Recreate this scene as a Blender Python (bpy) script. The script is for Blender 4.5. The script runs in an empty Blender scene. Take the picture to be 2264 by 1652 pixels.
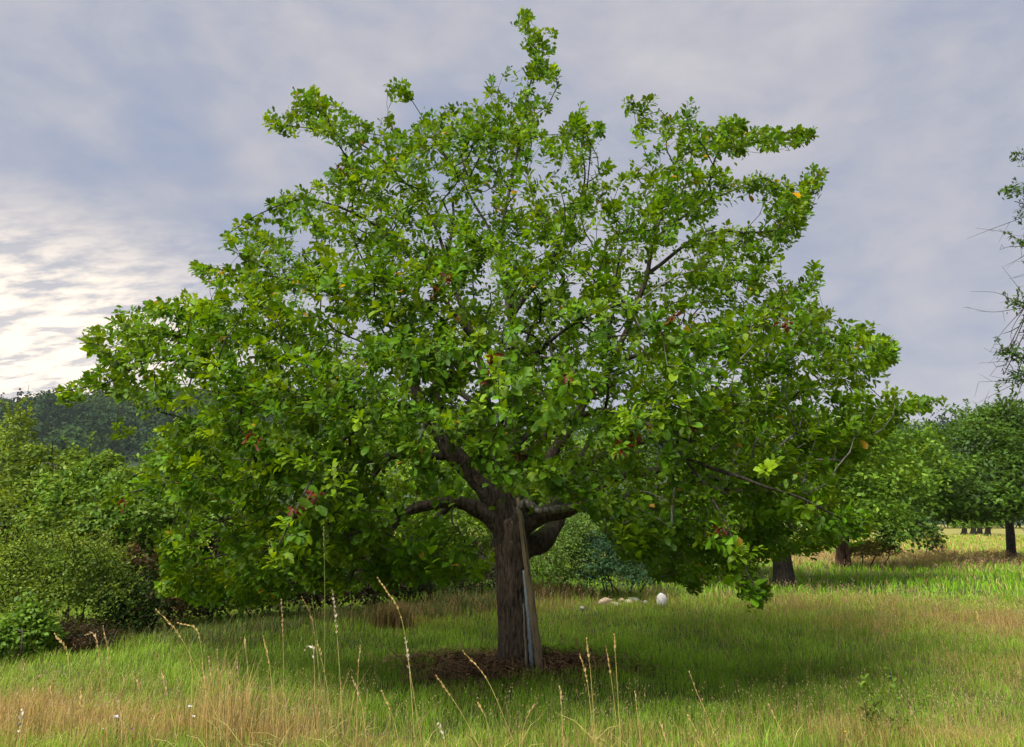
import bpy, bmesh, math, random
import numpy as np
from mathutils import Vector, Matrix, noise

rng = np.random.default_rng(11)
random.seed(11)
sc = bpy.context.scene
COL = sc.collection
R = math.radians

# ------------------------------------------------------------------ camera
F, CU, CV = 1655.0, 1132.0, 826.0          # focal length and centre in the 2264 x 1652 picture grid
PITCH = R(10.74)
EYE = np.array([0.0, 0.0, 1.55])
cd = bpy.data.cameras.new('camera')
cam = bpy.data.objects.new('camera', cd)
COL.objects.link(cam)
cam.location = EYE
cam.rotation_euler = (R(90) + PITCH, 0, 0)
cd.sensor_fit = 'HORIZONTAL'
cd.sensor_width = 36.0
cd.lens = 36.0 * F / 2264.0
cd.clip_start = 0.1
cd.clip_end = 4000
sc.camera = cam

# ------------------------------------------------------------------ sun, sky, exposure
SUN_TO = np.array([-0.40, -0.48, 0.78]); SUN_TO /= np.linalg.norm(SUN_TO)
sd = bpy.data.lights.new('sun', 'SUN')
sun = bpy.data.objects.new('sun', sd)
COL.objects.link(sun)
sd.energy = 4.8
sd.angle = R(38)
sd.color = (1.0, 0.95, 0.86)
sun.rotation_euler = Vector(SUN_TO).to_track_quat('Z', 'Y').to_euler()
sun.location = (-8, -2, 14)

SKY_GAIN = 0.77
world = bpy.data.worlds.new('World')
sc.world = world
world.use_nodes = True
wn, wl = world.node_tree.nodes, world.node_tree.links
wn.clear()


def node(ns, t, **kw):
    n = ns.new(t)
    for k, v in kw.items():
        setattr(n, k, v)
    return n


def mth(ns, ls, op, a, b=None, c=None, clamp=False):
    n = ns.new('ShaderNodeMath'); n.operation = op; n.use_clamp = clamp
    for i, x in enumerate((a, b, c)):
        if x is None:
            continue
        if isinstance(x, (int, float)):
            n.inputs[i].default_value = x
        else:
            ls.new(x, n.inputs[i])
    return n.outputs[0]


def mixc(ns, ls, fac, a, b, blend='MIX'):
    n = ns.new('ShaderNodeMix'); n.data_type = 'RGBA'; n.blend_type = blend
    for sock, x in ((n.inputs[0], fac), (n.inputs[6], a), (n.inputs[7], b)):
        if isinstance(x, (int, float)):
            sock.default_value = x
        elif isinstance(x, (tuple, list)):
            sock.default_value = (x[0], x[1], x[2], 1)
        else:
            ls.new(x, sock)
    return n.outputs[2]


def ramp(ns, ls, fac, stops):
    n = ns.new('ShaderNodeValToRGB')
    e = n.color_ramp.elements
    while len(e) < len(stops):
        e.new(0.5)
    for i, (p, c) in enumerate(stops):
        e[i].position = p
        e[i].color = (c[0], c[1], c[2], 1)
    ls.new(fac, n.inputs[0])
    return n.outputs[0]


def noise_tex(ns, ls, vec, scale, detail=4, rough=0.5, dist=0.0):
    n = ns.new('ShaderNodeTexNoise')
    n.inputs['Scale'].default_value = scale
    n.inputs['Detail'].default_value = detail
    n.inputs['Roughness'].default_value = rough
    n.inputs['Distortion'].default_value = dist
    if vec is not None:
        ls.new(vec, n.inputs['Vector'])
    return n.outputs[0]


def vmap(ns, ls, vec, loc=(0, 0, 0), rot=(0, 0, 0), scale=(1, 1, 1)):
    n = ns.new('ShaderNodeMapping')
    n.inputs[1].default_value = loc
    n.inputs[2].default_value = rot
    n.inputs[3].default_value = scale
    ls.new(vec, n.inputs[0])
    return n.outputs[0]


def build_sky():
    tc = wn.new('ShaderNodeTexCoord').outputs['Generated']
    sep = wn.new('ShaderNodeSeparateXYZ'); wl.new(tc, sep.inputs[0])
    zz = mth(wn, wl, 'ADD', mth(wn, wl, 'MAXIMUM', sep.outputs[2], 0.0), 0.30)
    cx = wn.new('ShaderNodeCombineXYZ')
    wl.new(mth(wn, wl, 'DIVIDE', sep.outputs[0], zz), cx.inputs[0])
    wl.new(mth(wn, wl, 'DIVIDE', sep.outputs[1], zz), cx.inputs[1])
    plane = cx.outputs[0]
    big = noise_tex(wn, wl, vmap(wn, wl, tc, loc=(3.1, 1.7, 0.4), rot=(0, R(24), 0), scale=(1.0, 1.0, 1.7)), 3.4, 3, 0.5, 0.2)
    fine = noise_tex(wn, wl, vmap(wn, wl, tc, loc=(7.4, 0.6, 2.0), rot=(0, R(24), 0), scale=(1, 1, 1.8)), 10.0, 6, 0.58, 0.25)
    v = mth(wn, wl, 'ADD', mth(wn, wl, 'MULTIPLY', big, 0.64), mth(wn, wl, 'MULTIPLY', fine, 0.36))
    cloud = ramp(wn, wl, v, [(0.36, (0.285, 0.325, 0.435)), (0.44, (0.345, 0.365, 0.445)), (0.52, (0.415, 0.415, 0.465)), (0.63, (0.49, 0.475, 0.50))])
    # clear blue behind the thin cloud
    sk = wn.new('ShaderNodeTexSky')
    sk.sky_type = 'NISHITA'; sk.sun_disc = False
    sk.sun_elevation = math.asin(SUN_TO[2])
    sk.sun_rotation = math.atan2(SUN_TO[0], SUN_TO[1])
    skm = mixc(wn, wl, 1.0, sk.outputs[0], (0.1, 0.1, 0.1), 'MULTIPLY')
    col = mixc(wn, wl, 0.93, skm, cloud)
    # thin bright cloud low in the west
    g = np.array([-1120 / F, 0, 0]) + np.array([0, math.cos(PITCH), math.sin(PITCH)]) + (CV - 730) / F * np.array([0, -math.sin(PITCH), math.cos(PITCH)])
    g /= np.linalg.norm(g)
    dot = wn.new('ShaderNodeVectorMath'); dot.operation = 'DOT_PRODUCT'
    wl.new(tc, dot.inputs[0]); dot.inputs[1].default_value = g
    glow = mth(wn, wl, 'MULTIPLY', mth(wn, wl, 'POWER', mth(wn, wl, 'MAXIMUM', dot.outputs['Value'], 0.0), 44.0), 1.6)
    lowc = wn.new('ShaderNodeMapRange'); lowc.interpolation_type = 'SMOOTHSTEP'
    wl.new(sep.outputs[2], lowc.inputs[0])
    lowc.inputs[1].default_value = 0.40; lowc.inputs[2].default_value = 0.16
    glow = mth(wn, wl, 'MULTIPLY', glow, lowc.outputs[0])
    st = noise_tex(wn, wl, vmap(wn, wl, plane, loc=(1.2, 5.0, 0), rot=(0, 0, R(-12)), scale=(1.0, 2.2, 1)), 8.0, 7, 0.62, 0.12)
    stm = wn.new('ShaderNodeMapRange'); wl.new(st, stm.inputs[0])
    stm.inputs[1].default_value = 0.40; stm.inputs[2].default_value = 0.60
    stm.inputs[3].default_value = 0.12; stm.inputs[4].default_value = 1.0
    gl = mth(wn, wl, 'MULTIPLY', glow, stm.outputs[0], clamp=True)
    col = mixc(wn, wl, gl, col, (1.10, 0.95, 0.77))
    bg = wn.new('ShaderNodeBackground')
    wl.new(col, bg.inputs[0])
    bg.inputs[1].default_value = SKY_GAIN
    out = wn.new('ShaderNodeOutputWorld')
    wl.new(bg.outputs[0], out.inputs[0])


build_sky()
sc.view_settings.view_transform = 'Standard'
sc.view_settings.look = 'None'
sc.view_settings.gamma = 1.0
sc.view_settings.use_curve_mapping = False
sc.view_settings.exposure = 0.72
sc.cycles.max_bounces = 8
sc.cycles.diffuse_bounces = 4
sc.cycles.transmission_bounces = 4
sc.cycles.use_denoising = True
sc.cycles.sample_clamp_indirect = 6.0


# ------------------------------------------------------------------ helpers: picture grid to place
FWD = np.array([0, math.cos(PITCH), math.sin(PITCH)])
UPV = np.array([0, -math.sin(PITCH), math.cos(PITCH)])
RGT = np.array([1.0, 0, 0])


def ray(u, v):
    u = np.asarray(u, float); v = np.asarray(v, float)
    return ((u - CU) / F)[..., None] * RGT + ((CV - v) / F)[..., None] * UPV + FWD


def at(u, v, y):
    """the point seen at (u, v) that lies y metres out"""
    d = ray(u, v)
    return EYE + d * (np.asarray(y, float) / d[..., 1])[..., None]


def ground_at(u, v):
    d = ray(u, v)
    t = -EYE[2] / d[..., 2]
    return EYE + d * t[..., None]


def project(p):
    q = p - EYE
    z = q @ FWD
    return CU + F * (q @ RGT) / z, CV - F * (q @ UPV) / z


def smooth(a, b, x):
    t = np.clip((x - a) / (b - a), 0, 1)
    return t * t * (3 - 2 * t)


TREE_D = 8.0
TREE_XY = at(1138., 1490., TREE_D)[:2]


def height(x, y):
    x = np.asarray(x, float); y = np.asarray(y, float)
    h = 0.035 * np.sin(x * 0.55 + 1.0) * np.sin(y * 0.47) + 0.02 * np.sin(x * 1.3 + y * 0.9)
    h = h * smooth(1.0, 4.0, y)
    r2 = (x - TREE_XY[0]) ** 2 + (y - TREE_XY[1]) ** 2
    return h + 0.05 * np.exp(-r2 / 1.1)


def inpoly(px, py, poly):
    poly = np.asarray(poly, float)
    x1, y1 = poly[:, 0], poly[:, 1]
    x2, y2 = np.roll(x1, -1), np.roll(y1, -1)
    ins = np.zeros(len(px), bool)
    for a, b, c, d in zip(x1, y1, x2, y2):
        cond = ((b > py) != (d > py))
        with np.errstate(divide='ignore', invalid='ignore'):
            xi = (c - a) * (py - b) / (d - b + 1e-12) + a
        ins ^= cond & (px < xi)
    return ins


def unit(a):
    a = np.asarray(a, float)
    return a / (np.linalg.norm(a, axis=-1, keepdims=True) + 1e-12)


def inpoly_fat(u, v, poly, r):
    m = inpoly(u, v, poly)
    for du, dv in ((r, 0), (-r, 0), (0, r), (0, -r)):
        m |= inpoly(u + du, v + dv, poly)
    return m


class Geo:
    """collects vertices, triangles, quads and a colour for each vertex; build() links one mesh object"""

    def __init__(self):
        self.v, self.t, self.q, self.c, self.n = [], [], [], [], 0

    def add(self, v, tris=None, quads=None, col=(1, 1, 1)):
        v = np.asarray(v, float).reshape(-1, 3)
        self.v.append(v)
        if tris is not None and len(tris):
            self.t.append(np.asarray(tris, np.int64).reshape(-1, 3) + self.n)
        if quads is not None and len(quads):
            self.q.append(np.asarray(quads, np.int64).reshape(-1, 4) + self.n)
        c = np.asarray(col, float)
        if c.ndim == 1:
            c = np.tile(c, (len(v), 1))
        self.c.append(c)
        self.n += len(v)

    def mesh(self, name, mat, smooth_shade=False):
        v = np.concatenate(self.v)
        t = np.concatenate(self.t) if self.t else np.zeros((0, 3), np.int64)
        q = np.concatenate(self.q) if self.q else np.zeros((0, 4), np.int64)
        c = np.concatenate(self.c)
        me = bpy.data.meshes.new(name)
        me.vertices.add(len(v)); me.vertices.foreach_set('co', v.ravel().astype(np.float32))
        nl = t.size + q.size
        me.loops.add(nl)
        me.loops.foreach_set('vertex_index', np.concatenate([t.ravel(), q.ravel()]).astype(np.int32))
        me.polygons.add(len(t) + len(q))
        st = np.concatenate([np.arange(len(t)) * 3, t.size + np.arange(len(q)) * 4]).astype(np.int32)
        me.polygons.foreach_set('loop_start', st)
        me.update(calc_edges=True)
        a = me.color_attributes.new('Col', 'FLOAT_COLOR', 'POINT')
        a.data.foreach_set('color', np.concatenate([c, np.ones((len(c), 1))], 1).ravel().astype(np.float32))
        if smooth_shade:
            me.polygons.foreach_set('use_smooth', np.ones(len(me.polygons), bool))
        me.materials.append(mat)
        me.validate()
        return me

    def build(self, name, mat, parent=None, smooth_shade=False, offset=None):
        """with a parent at a place, the mesh is moved into the parent's frame"""
        if parent is not None and any(parent.location):
            off = np.array(parent.location)
            self.v = [x - off for x in self.v]
        elif offset is not None:
            self.v = [x - np.asarray(offset) for x in self.v]
        o = bpy.data.objects.new(name, self.mesh(name, mat, smooth_shade))
        COL.objects.link(o)
        if parent is not None:
            o.parent = parent
        elif offset is not None:
            o.location = offset
        return o


def thing(name, label, cat, loc=(0, 0, 0), group=None):
    o = bpy.data.objects.new(name, None)
    COL.objects.link(o)
    o.location = loc
    o.empty_display_size = 0.2
    o['label'] = label; o['category'] = cat
    if group:
        o['group'] = group
    return o


def tag(o, label, cat, group=None, kind=None):
    o['label'] = label; o['category'] = cat
    if group:
        o['group'] = group
    if kind:
        o['kind'] = kind
    return o


def frames(p):
    p = np.asarray(p, float)
    tan = np.gradient(p, axis=0)
    tan = unit(tan)
    ref = np.array([0.31, 0.95, 0.05]) if abs(tan[0][2]) > 0.8 else np.array([0.05, 0.1, 0.99])
    n = unit(np.cross(tan[0], ref))
    N = [n]
    for i in range(1, len(p)):
        n = N[-1] - tan[i] * np.dot(N[-1], tan[i])
        N.append(unit(n))
    N = np.array(N)
    return tan, N, np.cross(tan, N)


def tube(geo, p, r, sides, col=(1, 1, 1), cap=True, wob=None):
    p = np.asarray(p, float)
    r = np.broadcast_to(np.asarray(r, float), (len(p),))
    tan, n, b = frames(p)
    a = np.arange(sides) / sides * 2 * math.pi
    rr = r[:, None] * np.ones(sides)
    if wob is not None:
        rr = rr * wob(p, a)
    ring = p[:, None, :] + rr[..., None] * (np.cos(a)[None, :, None] * n[:, None, :] + np.sin(a)[None, :, None] * b[:, None, :])
    v = ring.reshape(-1, 3)
    i = np.arange(len(p) - 1)[:, None] * sides
    j = np.arange(sides)[None, :]
    k = (j + 1) % sides
    q = np.stack([i + j, i + k, i + sides + k, i + sides + j], -1).reshape(-1, 4)
    tris = []
    if cap:
        v = np.concatenate([v, p[-1:] + tan[-1:] * r[-1] * 0.4, p[:1]])
        L = (len(p) - 1) * sides
        tris = [(L + s, L + (s + 1) % sides, len(v) - 2) for s in range(sides)] + [((s + 1) % sides, s, len(v) - 1) for s in range(sides)]
    c = np.asarray(col, float)
    if c.ndim == 2:
        c = np.repeat(c, sides, 0)
        if cap:
            c = np.concatenate([c, c[-1:], c[:1]])
    geo.add(v, tris, q, c)


def catmull(pts, step):
    pts = np.asarray(pts, float)
    P = np.concatenate([[2 * pts[0] - pts[1]], pts, [2 * pts[-1] - pts[-2]]])
    out = []
    for i in range(1, len(P) - 2):
        n = max(1, int(round(np.linalg.norm(P[i + 1][:3] - P[i][:3]) / step)))
        t = (np.arange(n) / n)[:, None]
        a, b, c, d = P[i - 1], P[i], P[i + 1], P[i + 2]
        out.append(0.5 * (2 * b + (c - a) * t + (2 * a - 5 * b + 4 * c - d) * t ** 2 + (3 * b - a - 3 * c + d) * t ** 3))
    out.append(pts[-1:])
    return np.concatenate(out)


# leaf templates: (side, along, up) per vertex
LEAF6 = np.array([(0, 0, 0), (-.36, .30, .07), (0, .32, 0), (.36, .30, .07), (-.43, .74, .05), (0, .74, -.05), (.43, .74, .05), (0, 1, -.13)])
LEAF6_T = [(0, 2, 1), (0, 3, 2), (4, 5, 7), (5, 6, 7)]
LEAF6_Q = [(1, 2, 5, 4), (2, 3, 6, 5)]
RHOMB = np.array([(0, 0, 0), (-.5, .5, .06), (0, 1, -.05), (.5, .5, .06)])
RHOMB_Q = [(0, 3, 2, 1)]


def add_leaves(geo, pos, along, normal, length, width, col, kind='rhomb'):
    n = len(pos)
    if n == 0:
        return
    along = unit(along)
    side = unit(np.cross(along, normal))
    up = np.cross(side, along)
    T, tri, quad = (LEAF6, LEAF6_T, LEAF6_Q) if kind == 'leaf' else (RHOMB, [], RHOMB_Q)
    m = len(T)
    length = np.asarray(length, float).reshape(-1, 1, 1) * np.ones((n, 1, 1))
    width = np.asarray(width, float).reshape(-1, 1, 1) * np.ones((n, 1, 1))
    v = pos[:, None, :] + T[None, :, 0:1] * width * side[:, None, :] + T[None, :, 1:2] * length * along[:, None, :] + T[None, :, 2:3] * length * up[:, None, :]
    off = (np.arange(n) * m)[:, None, None]
    tt = (np.array(tri).reshape(1, -1, 3) + off).reshape(-1, 3) if len(tri) else None
    qq = (np.array(quad).reshape(1, -1, 4) + off).reshape(-1, 4)
    geo.add(v.reshape(-1, 3), tt, qq, np.repeat(np.asarray(col, float).reshape(-1, 3) * np.ones((n, 3)), m, 0))


def rand_dir(n):
    return unit(rng.normal(size=(n, 3)))


def vnoise(p, scale, seed=0.0):
    return np.array([noise.noise(Vector((a * scale + seed, b * scale - seed, c * scale + 2 * seed))) for a, b, c in p])


# ------------------------------------------------------------------ materials
def mat_new(name):
    m = bpy.data.materials.new(name); m.use_nodes = True
    ns, ls = m.node_tree.nodes, m.node_tree.links
    ns.clear()
    out = ns.new('ShaderNodeOutputMaterial')
    return m, ns, ls, out


def leaf_material(name, trans=0.38, gloss=0.05, tint=(1.35, 1.2, 0.45), rough=0.55):
    m, ns, ls, out = mat_new(name)
    col = node(ns, 'ShaderNodeAttribute', attribute_name='Col').outputs[0]
    pos = ns.new('ShaderNodeNewGeometry').outputs['Position']
    nz = noise_tex(ns, ls, pos, 40.0, 2, 0.6)
    col = mixc(ns, ls, 0.35, col, mixc(ns, ls, 1.0, col, ramp(ns, ls, nz, [(0.3, (0.6, 0.6, 0.6)), (0.7, (1.4, 1.4, 1.3))]), 'MULTIPLY'))
    d = ns.new('ShaderNodeBsdfDiffuse'); ls.new(col, d.inputs[0])
    t = ns.new('ShaderNodeBsdfTranslucent')
    ls.new(mixc(ns, ls, 1.0, col, tint, 'MULTIPLY'), t.inputs[0])
    mx = ns.new('ShaderNodeMixShader'); mx.inputs[0].default_value = trans
    ls.new(d.outputs[0], mx.inputs[1]); ls.new(t.outputs[0], mx.inputs[2])
    g = ns.new('ShaderNodeBsdfGlossy'); g.inputs['Roughness'].default_value = rough
    g.inputs[0].default_value = (0.9, 0.95, 1, 1)
    m2 = ns.new('ShaderNodeMixShader'); m2.inputs[0].default_value = gloss
    ls.new(mx.outputs[0], m2.inputs[1]); ls.new(g.outputs[0], m2.inputs[2])
    ls.new(m2.outputs[0], out.inputs[0])
    return m


def rough_material(name, build, rough=0.9, bump=0.3, bump_dist=0.01):
    """build(ns, ls) gives (colour socket, height socket)"""
    m, ns, ls, out = mat_new(name)
    c, h = build(ns, ls)
    b = ns.new('ShaderNodeBsdfPrincipled')
    b.inputs['Roughness'].default_value = rough
    b.inputs['Specular IOR Level'].default_value = 0.25
    ls.new(c, b.inputs['Base Color'])
    if h is not None:
        bp = ns.new('ShaderNodeBump'); bp.inputs['Strength'].default_value = bump; bp.inputs['Distance'].default_value = bump_dist
        ls.new(h, bp.inputs['Height']); ls.new(bp.outputs[0], b.inputs['Normal'])
    ls.new(b.outputs[0], out.inputs[0])
    return m


def bark_build(ns, ls):
    col = node(ns, 'ShaderNodeAttribute', attribute_name='Col').outputs[0]
    geo = ns.new('ShaderNodeNewGeometry')
    pos = geo.outputs['Position']
    f = noise_tex(ns, ls, vmap(ns, ls, pos, scale=(1, 1, 0.22)), 38.0, 5, 0.65, 0.6)
    fine = noise_tex(ns, ls, pos, 120.0, 3, 0.6)
    c = mixc(ns, ls, 1.0, col, ramp(ns, ls, f, [(0.36, (0.22, 0.2, 0.19)), (0.48, (0.85, 0.83, 0.8)), (0.66, (1.7, 1.66, 1.6))]), 'MULTIPLY')
    # moss on the upper sides of limbs, pale lichen spots
    sepn = ns.new('ShaderNodeSeparateXYZ'); ls.new(geo.outputs['Normal'], sepn.inputs[0])
    patch = noise_tex(ns, ls, pos, 7.0, 4, 0.6)
    mo = mth(ns, ls, 'ADD', mth(ns, ls, 'MULTIPLY', sepn.outputs[2], 0.55), mth(ns, ls, 'MULTIPLY', patch, 0.9))
    mr = ns.new('ShaderNodeMapRange'); ls.new(mo, mr.inputs[0])
    mr.inputs[1].default_value = 0.68; mr.inputs[2].default_value = 0.95; mr.inputs[4].default_value = 0.8
    c = mixc(ns, ls, mr.outputs[0], c, (0.035, 0.048, 0.012))
    sp = noise_tex(ns, ls, vmap(ns, ls, pos, loc=(4, 2, 1)), 26.0, 3, 0.5)
    lr = ns.new('ShaderNodeMapRange'); ls.new(sp, lr.inputs[0])
    lr.inputs[1].default_value = 0.69; lr.inputs[2].default_value = 0.75; lr.inputs[4].default_value = 0.7
    c = mixc(ns, ls, lr.outputs[0], c, (0.26, 0.27, 0.24))
    h = mth(ns, ls, 'ADD', f, mth(ns, ls, 'MULTIPLY', fine, 0.3))
    return c, h


def attr_build(scale=30.0, lo=0.6, hi=1.4, stretch=(1, 1, 1)):
    def f(ns, ls):
        col = node(ns, 'ShaderNodeAttribute', attribute_name='Col').outputs[0]
        pos = ns.new('ShaderNodeNewGeometry').outputs['Position']
        nz = noise_tex(ns, ls, vmap(ns, ls, pos, scale=stretch), scale, 5, 0.6, 0.2)
        c = mixc(ns, ls, 1.0, col, ramp(ns, ls, nz, [(0.3, (lo, lo, lo)), (0.7, (hi, hi, hi))]), 'MULTIPLY')
        return c, nz
    return f


M_LEAF = leaf_material('fruit_leaf', 0.42, 0.014, (1.45, 1.2, 0.4))
M_BGLEAF = leaf_material('hedge_leaf', 0.38, 0.012, (1.4, 1.2, 0.5))
M_GRASS = leaf_material('grass_blade', 0.36, 0.012, (1.2, 1.15, 0.6), 0.5)
M_FAR = leaf_material('far_woodland', 0.2, 0.0)
M_BARK = rough_material('bark', bark_build, 0.92, 0.9, 0.02)
M_TWIG = rough_material('twig_bark', attr_build(60, 0.6, 1.4), 0.9, 0.3, 0.004)
M_WOOD = rough_material('weathered_wood', attr_build(45, 0.55, 1.4, (1, 1, 0.06)), 0.85, 0.6, 0.006)
M_METAL = rough_material('galvanised_metal', attr_build(35, 0.8, 1.15), 0.5, 0.1, 0.002)
M_STONE = rough_material('stone', attr_build(22, 0.72, 1.2), 0.92, 0.8, 0.02)
M_STRAW = rough_material('dry_straw', attr_build(20, 0.6, 1.4), 0.9, 0.0, 0.001)

# how dry the meadow is, as patches on the ground: (u, v, half width x, half depth y, strength)
DRY = [(60, 1600, 0.95, 0.55, 0.95), (330, 1610, 1.0, 0.5, 0.95), (560, 1625, 0.7, 0.42, 0.85), (1000, 1650, 1.6, 0.22, 0.55),
       (1600, 1655, 1.6, 0.22, 0.55), (2200, 1640, 1.2, 0.4, 0.75), (2180, 1385, 1.8, 1.1, 0.75), (1850, 1342, 1.8, 1.1, 0.55), (1500, 1330, 2.2, 1.2, 0.3),
       (1200, 1340, 1.3, 1.0, 0.45), (880, 1378, 0.8, 0.5, 0.45), (2250, 1500, 1.0, 0.7, 0.45), (1930, 1235, 6, 3.5, 0.95), (2230, 1230, 5, 4, 0.7)]
DRY_W = [(*ground_at(float(u), float(v))[:2], sx, sy, s) for u, v, sx, sy, s in DRY]


def dryness(x, y):
    d = np.zeros_like(x)
    for cx, cy, sx, sy, s in DRY_W:
        d = np.maximum(d, s * np.exp(-0.5 * (((x - cx) / sx) ** 2 + ((y - cy) / sy) ** 2)))
    wob = 0.10 * np.sin(x * 3.1 + 1.3 * np.sin(y * 2.2)) + 0.08 * np.sin(y * 5.3 + x * 1.7) + 0.06 * np.sin(x * 7.7 - y * 4.1)
    d = d * (1 + 2.2 * wob) + 0.55 * wob * 0.5
    far = smooth(24, 34, y) * 0.45
    return np.clip(np.maximum(d, far), 0, 1)


GREEN = np.array([0.18, 0.35, 0.018])
GOLD = np.array([0.50, 0.36, 0.13])


# ------------------------------------------------------------------ the ground and the hills
def build_ground():
    xs = np.concatenate([-np.geomspace(900, 16, 24), np.linspace(-15.5, 15.5, 125), np.geomspace(16, 900, 24)])
    ys = np.concatenate([np.linspace(-40, 0, 10)[:-1], np.linspace(0, 32, 110), np.geomspace(33, 1500, 40)])
    X, Y = np.meshgrid(xs, ys)
    Z = height(X, Y)
    g = Geo()
    nx = len(xs)
    i = np.arange(len(ys) - 1)[:, None] * nx + np.arange(nx - 1)[None, :]
    q = np.stack([i, i + 1, i + nx + 1, i + nx], -1).reshape(-1, 4)
    d = dryness(X.ravel(), Y.ravel())[:, None]
    soil = np.array([0.045, 0.06, 0.014]) * (1 - d) + np.array([0.16, 0.125, 0.05]) * d
    fy = smooth(20, 40, Y.ravel())[:, None]
    field = np.array([0.15, 0.185, 0.035]) * (1 - d) + np.array([0.34, 0.27, 0.09]) * d
    g.add(np.stack([X, Y, Z], -1).reshape(-1, 3), None, q, soil * (1 - fy) + field * fy)

    def b(ns, ls):
        col = node(ns, 'ShaderNodeAttribute', attribute_name='Col').outputs[0]
        pos = ns.new('ShaderNodeNewGeometry').outputs['Position']
        a = noise_tex(ns, ls, pos, 0.35, 5, 0.6)
        f = noise_tex(ns, ls, pos, 9.0, 6, 0.7)
        c = mixc(ns, ls, 1.0, col, ramp(ns, ls, a, [(0.3, (0.75, 0.85, 0.8)), (0.7, (1.25, 1.15, 1.1))]), 'MULTIPLY')
        c = mixc(ns, ls, 1.0, c, ramp(ns, ls, f, [(0.3, (0.6, 0.6, 0.6)), (0.7, (1.4, 1.4, 1.4))]), 'MULTIPLY')
        return c, f
    o = g.build('meadow_ground', rough_material('meadow', b, 0.95, 0.8, 0.03))
    o['kind'] = 'structure'


build_ground()

CREST = [(-70, 60, 900), (30, 60, 890), (250, 330, 876), (620, 620, 868), (1130, 1130, 915), (1700, 1700, 935), (2040, 2040, 943), (2160, 2160, 940), (2400, 2400, 938)]


def crest_height(az, r):
    a, h = [], []
    for _, u, v in CREST:
        d = ray(u, v)
        a.append(math.atan2(d[0], d[1])); h.append(d[2] / math.hypot(d[0], d[1]))
    return 1.55 + r * np.interp(az, a, h) - 9.0


def hill_z(az, r):
    return smooth(140, 400, r) * crest_height(az, 400.0) * (1 - 0.25 * smooth(420, 640, r))


def build_hills():
    az = np.linspace(R(-75), R(75), 121)
    rr = np.array([125, 150, 190, 230, 270, 310, 350, 380, 400, 430, 480, 560, 700])
    A, Q = np.meshgrid(az, rr)
    Z = hill_z(A, Q) - 0.6 * (Q < 130)
    g = Geo()
    n = len(az)
    i = np.arange(len(rr) - 1)[:, None] * n + np.arange(n - 1)[None, :]
    q = np.stack([i, i + 1, i + n + 1, i + n], -1).reshape(-1, 4)
    g.add(np.stack([Q * np.sin(A), Q * np.cos(A), Z], -1).reshape(-1, 3), None, q, (0.03, 0.05, 0.02))
    o = g.build('hills', rough_material('hillside', attr_build(0.05, 0.7, 1.3), 0.95, 0.0))
    o['kind'] = 'structure'
    # the wood that covers them
    N = 1500
    side = rng.random(N) < 0.62
    a = np.where(side, rng.uniform(R(-44), R(-14), N), rng.uniform(R(-14), R(44), N))
    r = rng.uniform(225, 412, N)
    r[:420] = rng.uniform(385, 412, 420)
    c = np.stack([r * np.sin(a), r * np.cos(a), hill_z(a, r) + 5.0], -1)
    size = rng.uniform(3.2, 5.6, N)
    con = rng.random(N) < 0.3
    g = Geo()
    K = 100
    d = rand_dir(N * K); d[:, 2] = np.abs(d[:, 2]) * 1.1 - 0.25; d = unit(d)
    ci = np.repeat(np.arange(N), K)
    rad = np.stack([size, size, np.where(con, size * 1.7, size * 0.95)], -1)[ci]
    p = c[ci] + d * rad * rng.uniform(0.75, 1.05, (N * K, 1))
    base = np.where(con[:, None], np.array([0.022, 0.045, 0.022]), np.array([0.045, 0.085, 0.025])) * rng.uniform(0.7, 1.3, (N, 1))
    nrm = unit(d + rng.normal(size=d.shape) * 0.5)
    al = unit(np.cross(nrm, rand_dir(N * K)))
    L = rng.uniform(0.7, 1.6, N * K)
    add_leaves(g, p, al, nrm, L, L * 0.8, base[ci] * rng.uniform(0.75, 1.3, (N * K, 1)))
    w = g.build('woodland', M_FAR)
    tag(w, 'dark bluish green wood covering the far hills', 'woodland', kind='stuff')
    # masts on the crest
    for (u, vt, nm, lb) in ((64, 850, 'radio_mast', 'thin radio mast above the wooded hill behind the hedge'), (1961, 826, 'telecom_tower', 'pale telecom tower with antenna platform above the far wood')):
        top = at(float(u), float(vt), 395.0)
        t = thing(nm, lb, 'tower', (top[0], top[1], hill_z(math.atan2(top[0], top[1]), math.hypot(top[0], top[1]))))
        z0 = t.location[2]
        g = Geo()
        if nm == 'radio_mast':
            for k in range(3):
                a0 = k * 2.094
                tube(g, [(top[0] + math.cos(a0) * 0.5, top[1] + math.sin(a0) * .5, z0), (top[0] + math.cos(a0) * 0.12, top[1] + math.sin(a0) * .12, top[2])], [0.10, 0.06], 5, (0.32, 0.32, 0.34))
            g.build('mast', M_METAL, t)
            for k in range(14):
                g = Geo()
                z = z0 + (top[2] - z0) * k / 14
                s = 0.5 - 0.38 * k / 14
                pts = [(top[0] + math.cos(j * 2.094) * s, top[1] + math.sin(j * 2.094) * s, z + (1.2 if j % 2 else 0)) for j in (0, 1, 2, 0)]
                tube(g, pts, 0.05, 4, (0.32, 0.32, 0.34), cap=False)
                g.build('brace', M_METAL, t)
        else:
            tube(g, [(top[0], top[1], z0), (top[0], top[1], top[2])], [0.8, 0.4], 10, (0.26, 0.27, 0.26))
            g.build('mast', M_METAL, t)
            for hz, r0, r1, hh, nm2 in ((top[2] - 0.9, 1.2, 2.1, 0.9, 'antenna_platform'), (top[2] - 4.6, 0.9, 0.9, 1.1, 'equipment_drum')):
                g = Geo()
                tube(g, [(top[0], top[1], hz - hh / 2), (top[0], top[1], hz), (top[0], top[1], hz + hh / 2)], [r0, (r0 + r1) / 2, r1], 12, (0.24, 0.25, 0.22))
                g.build(nm2, M_METAL, t)


build_hills()


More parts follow.
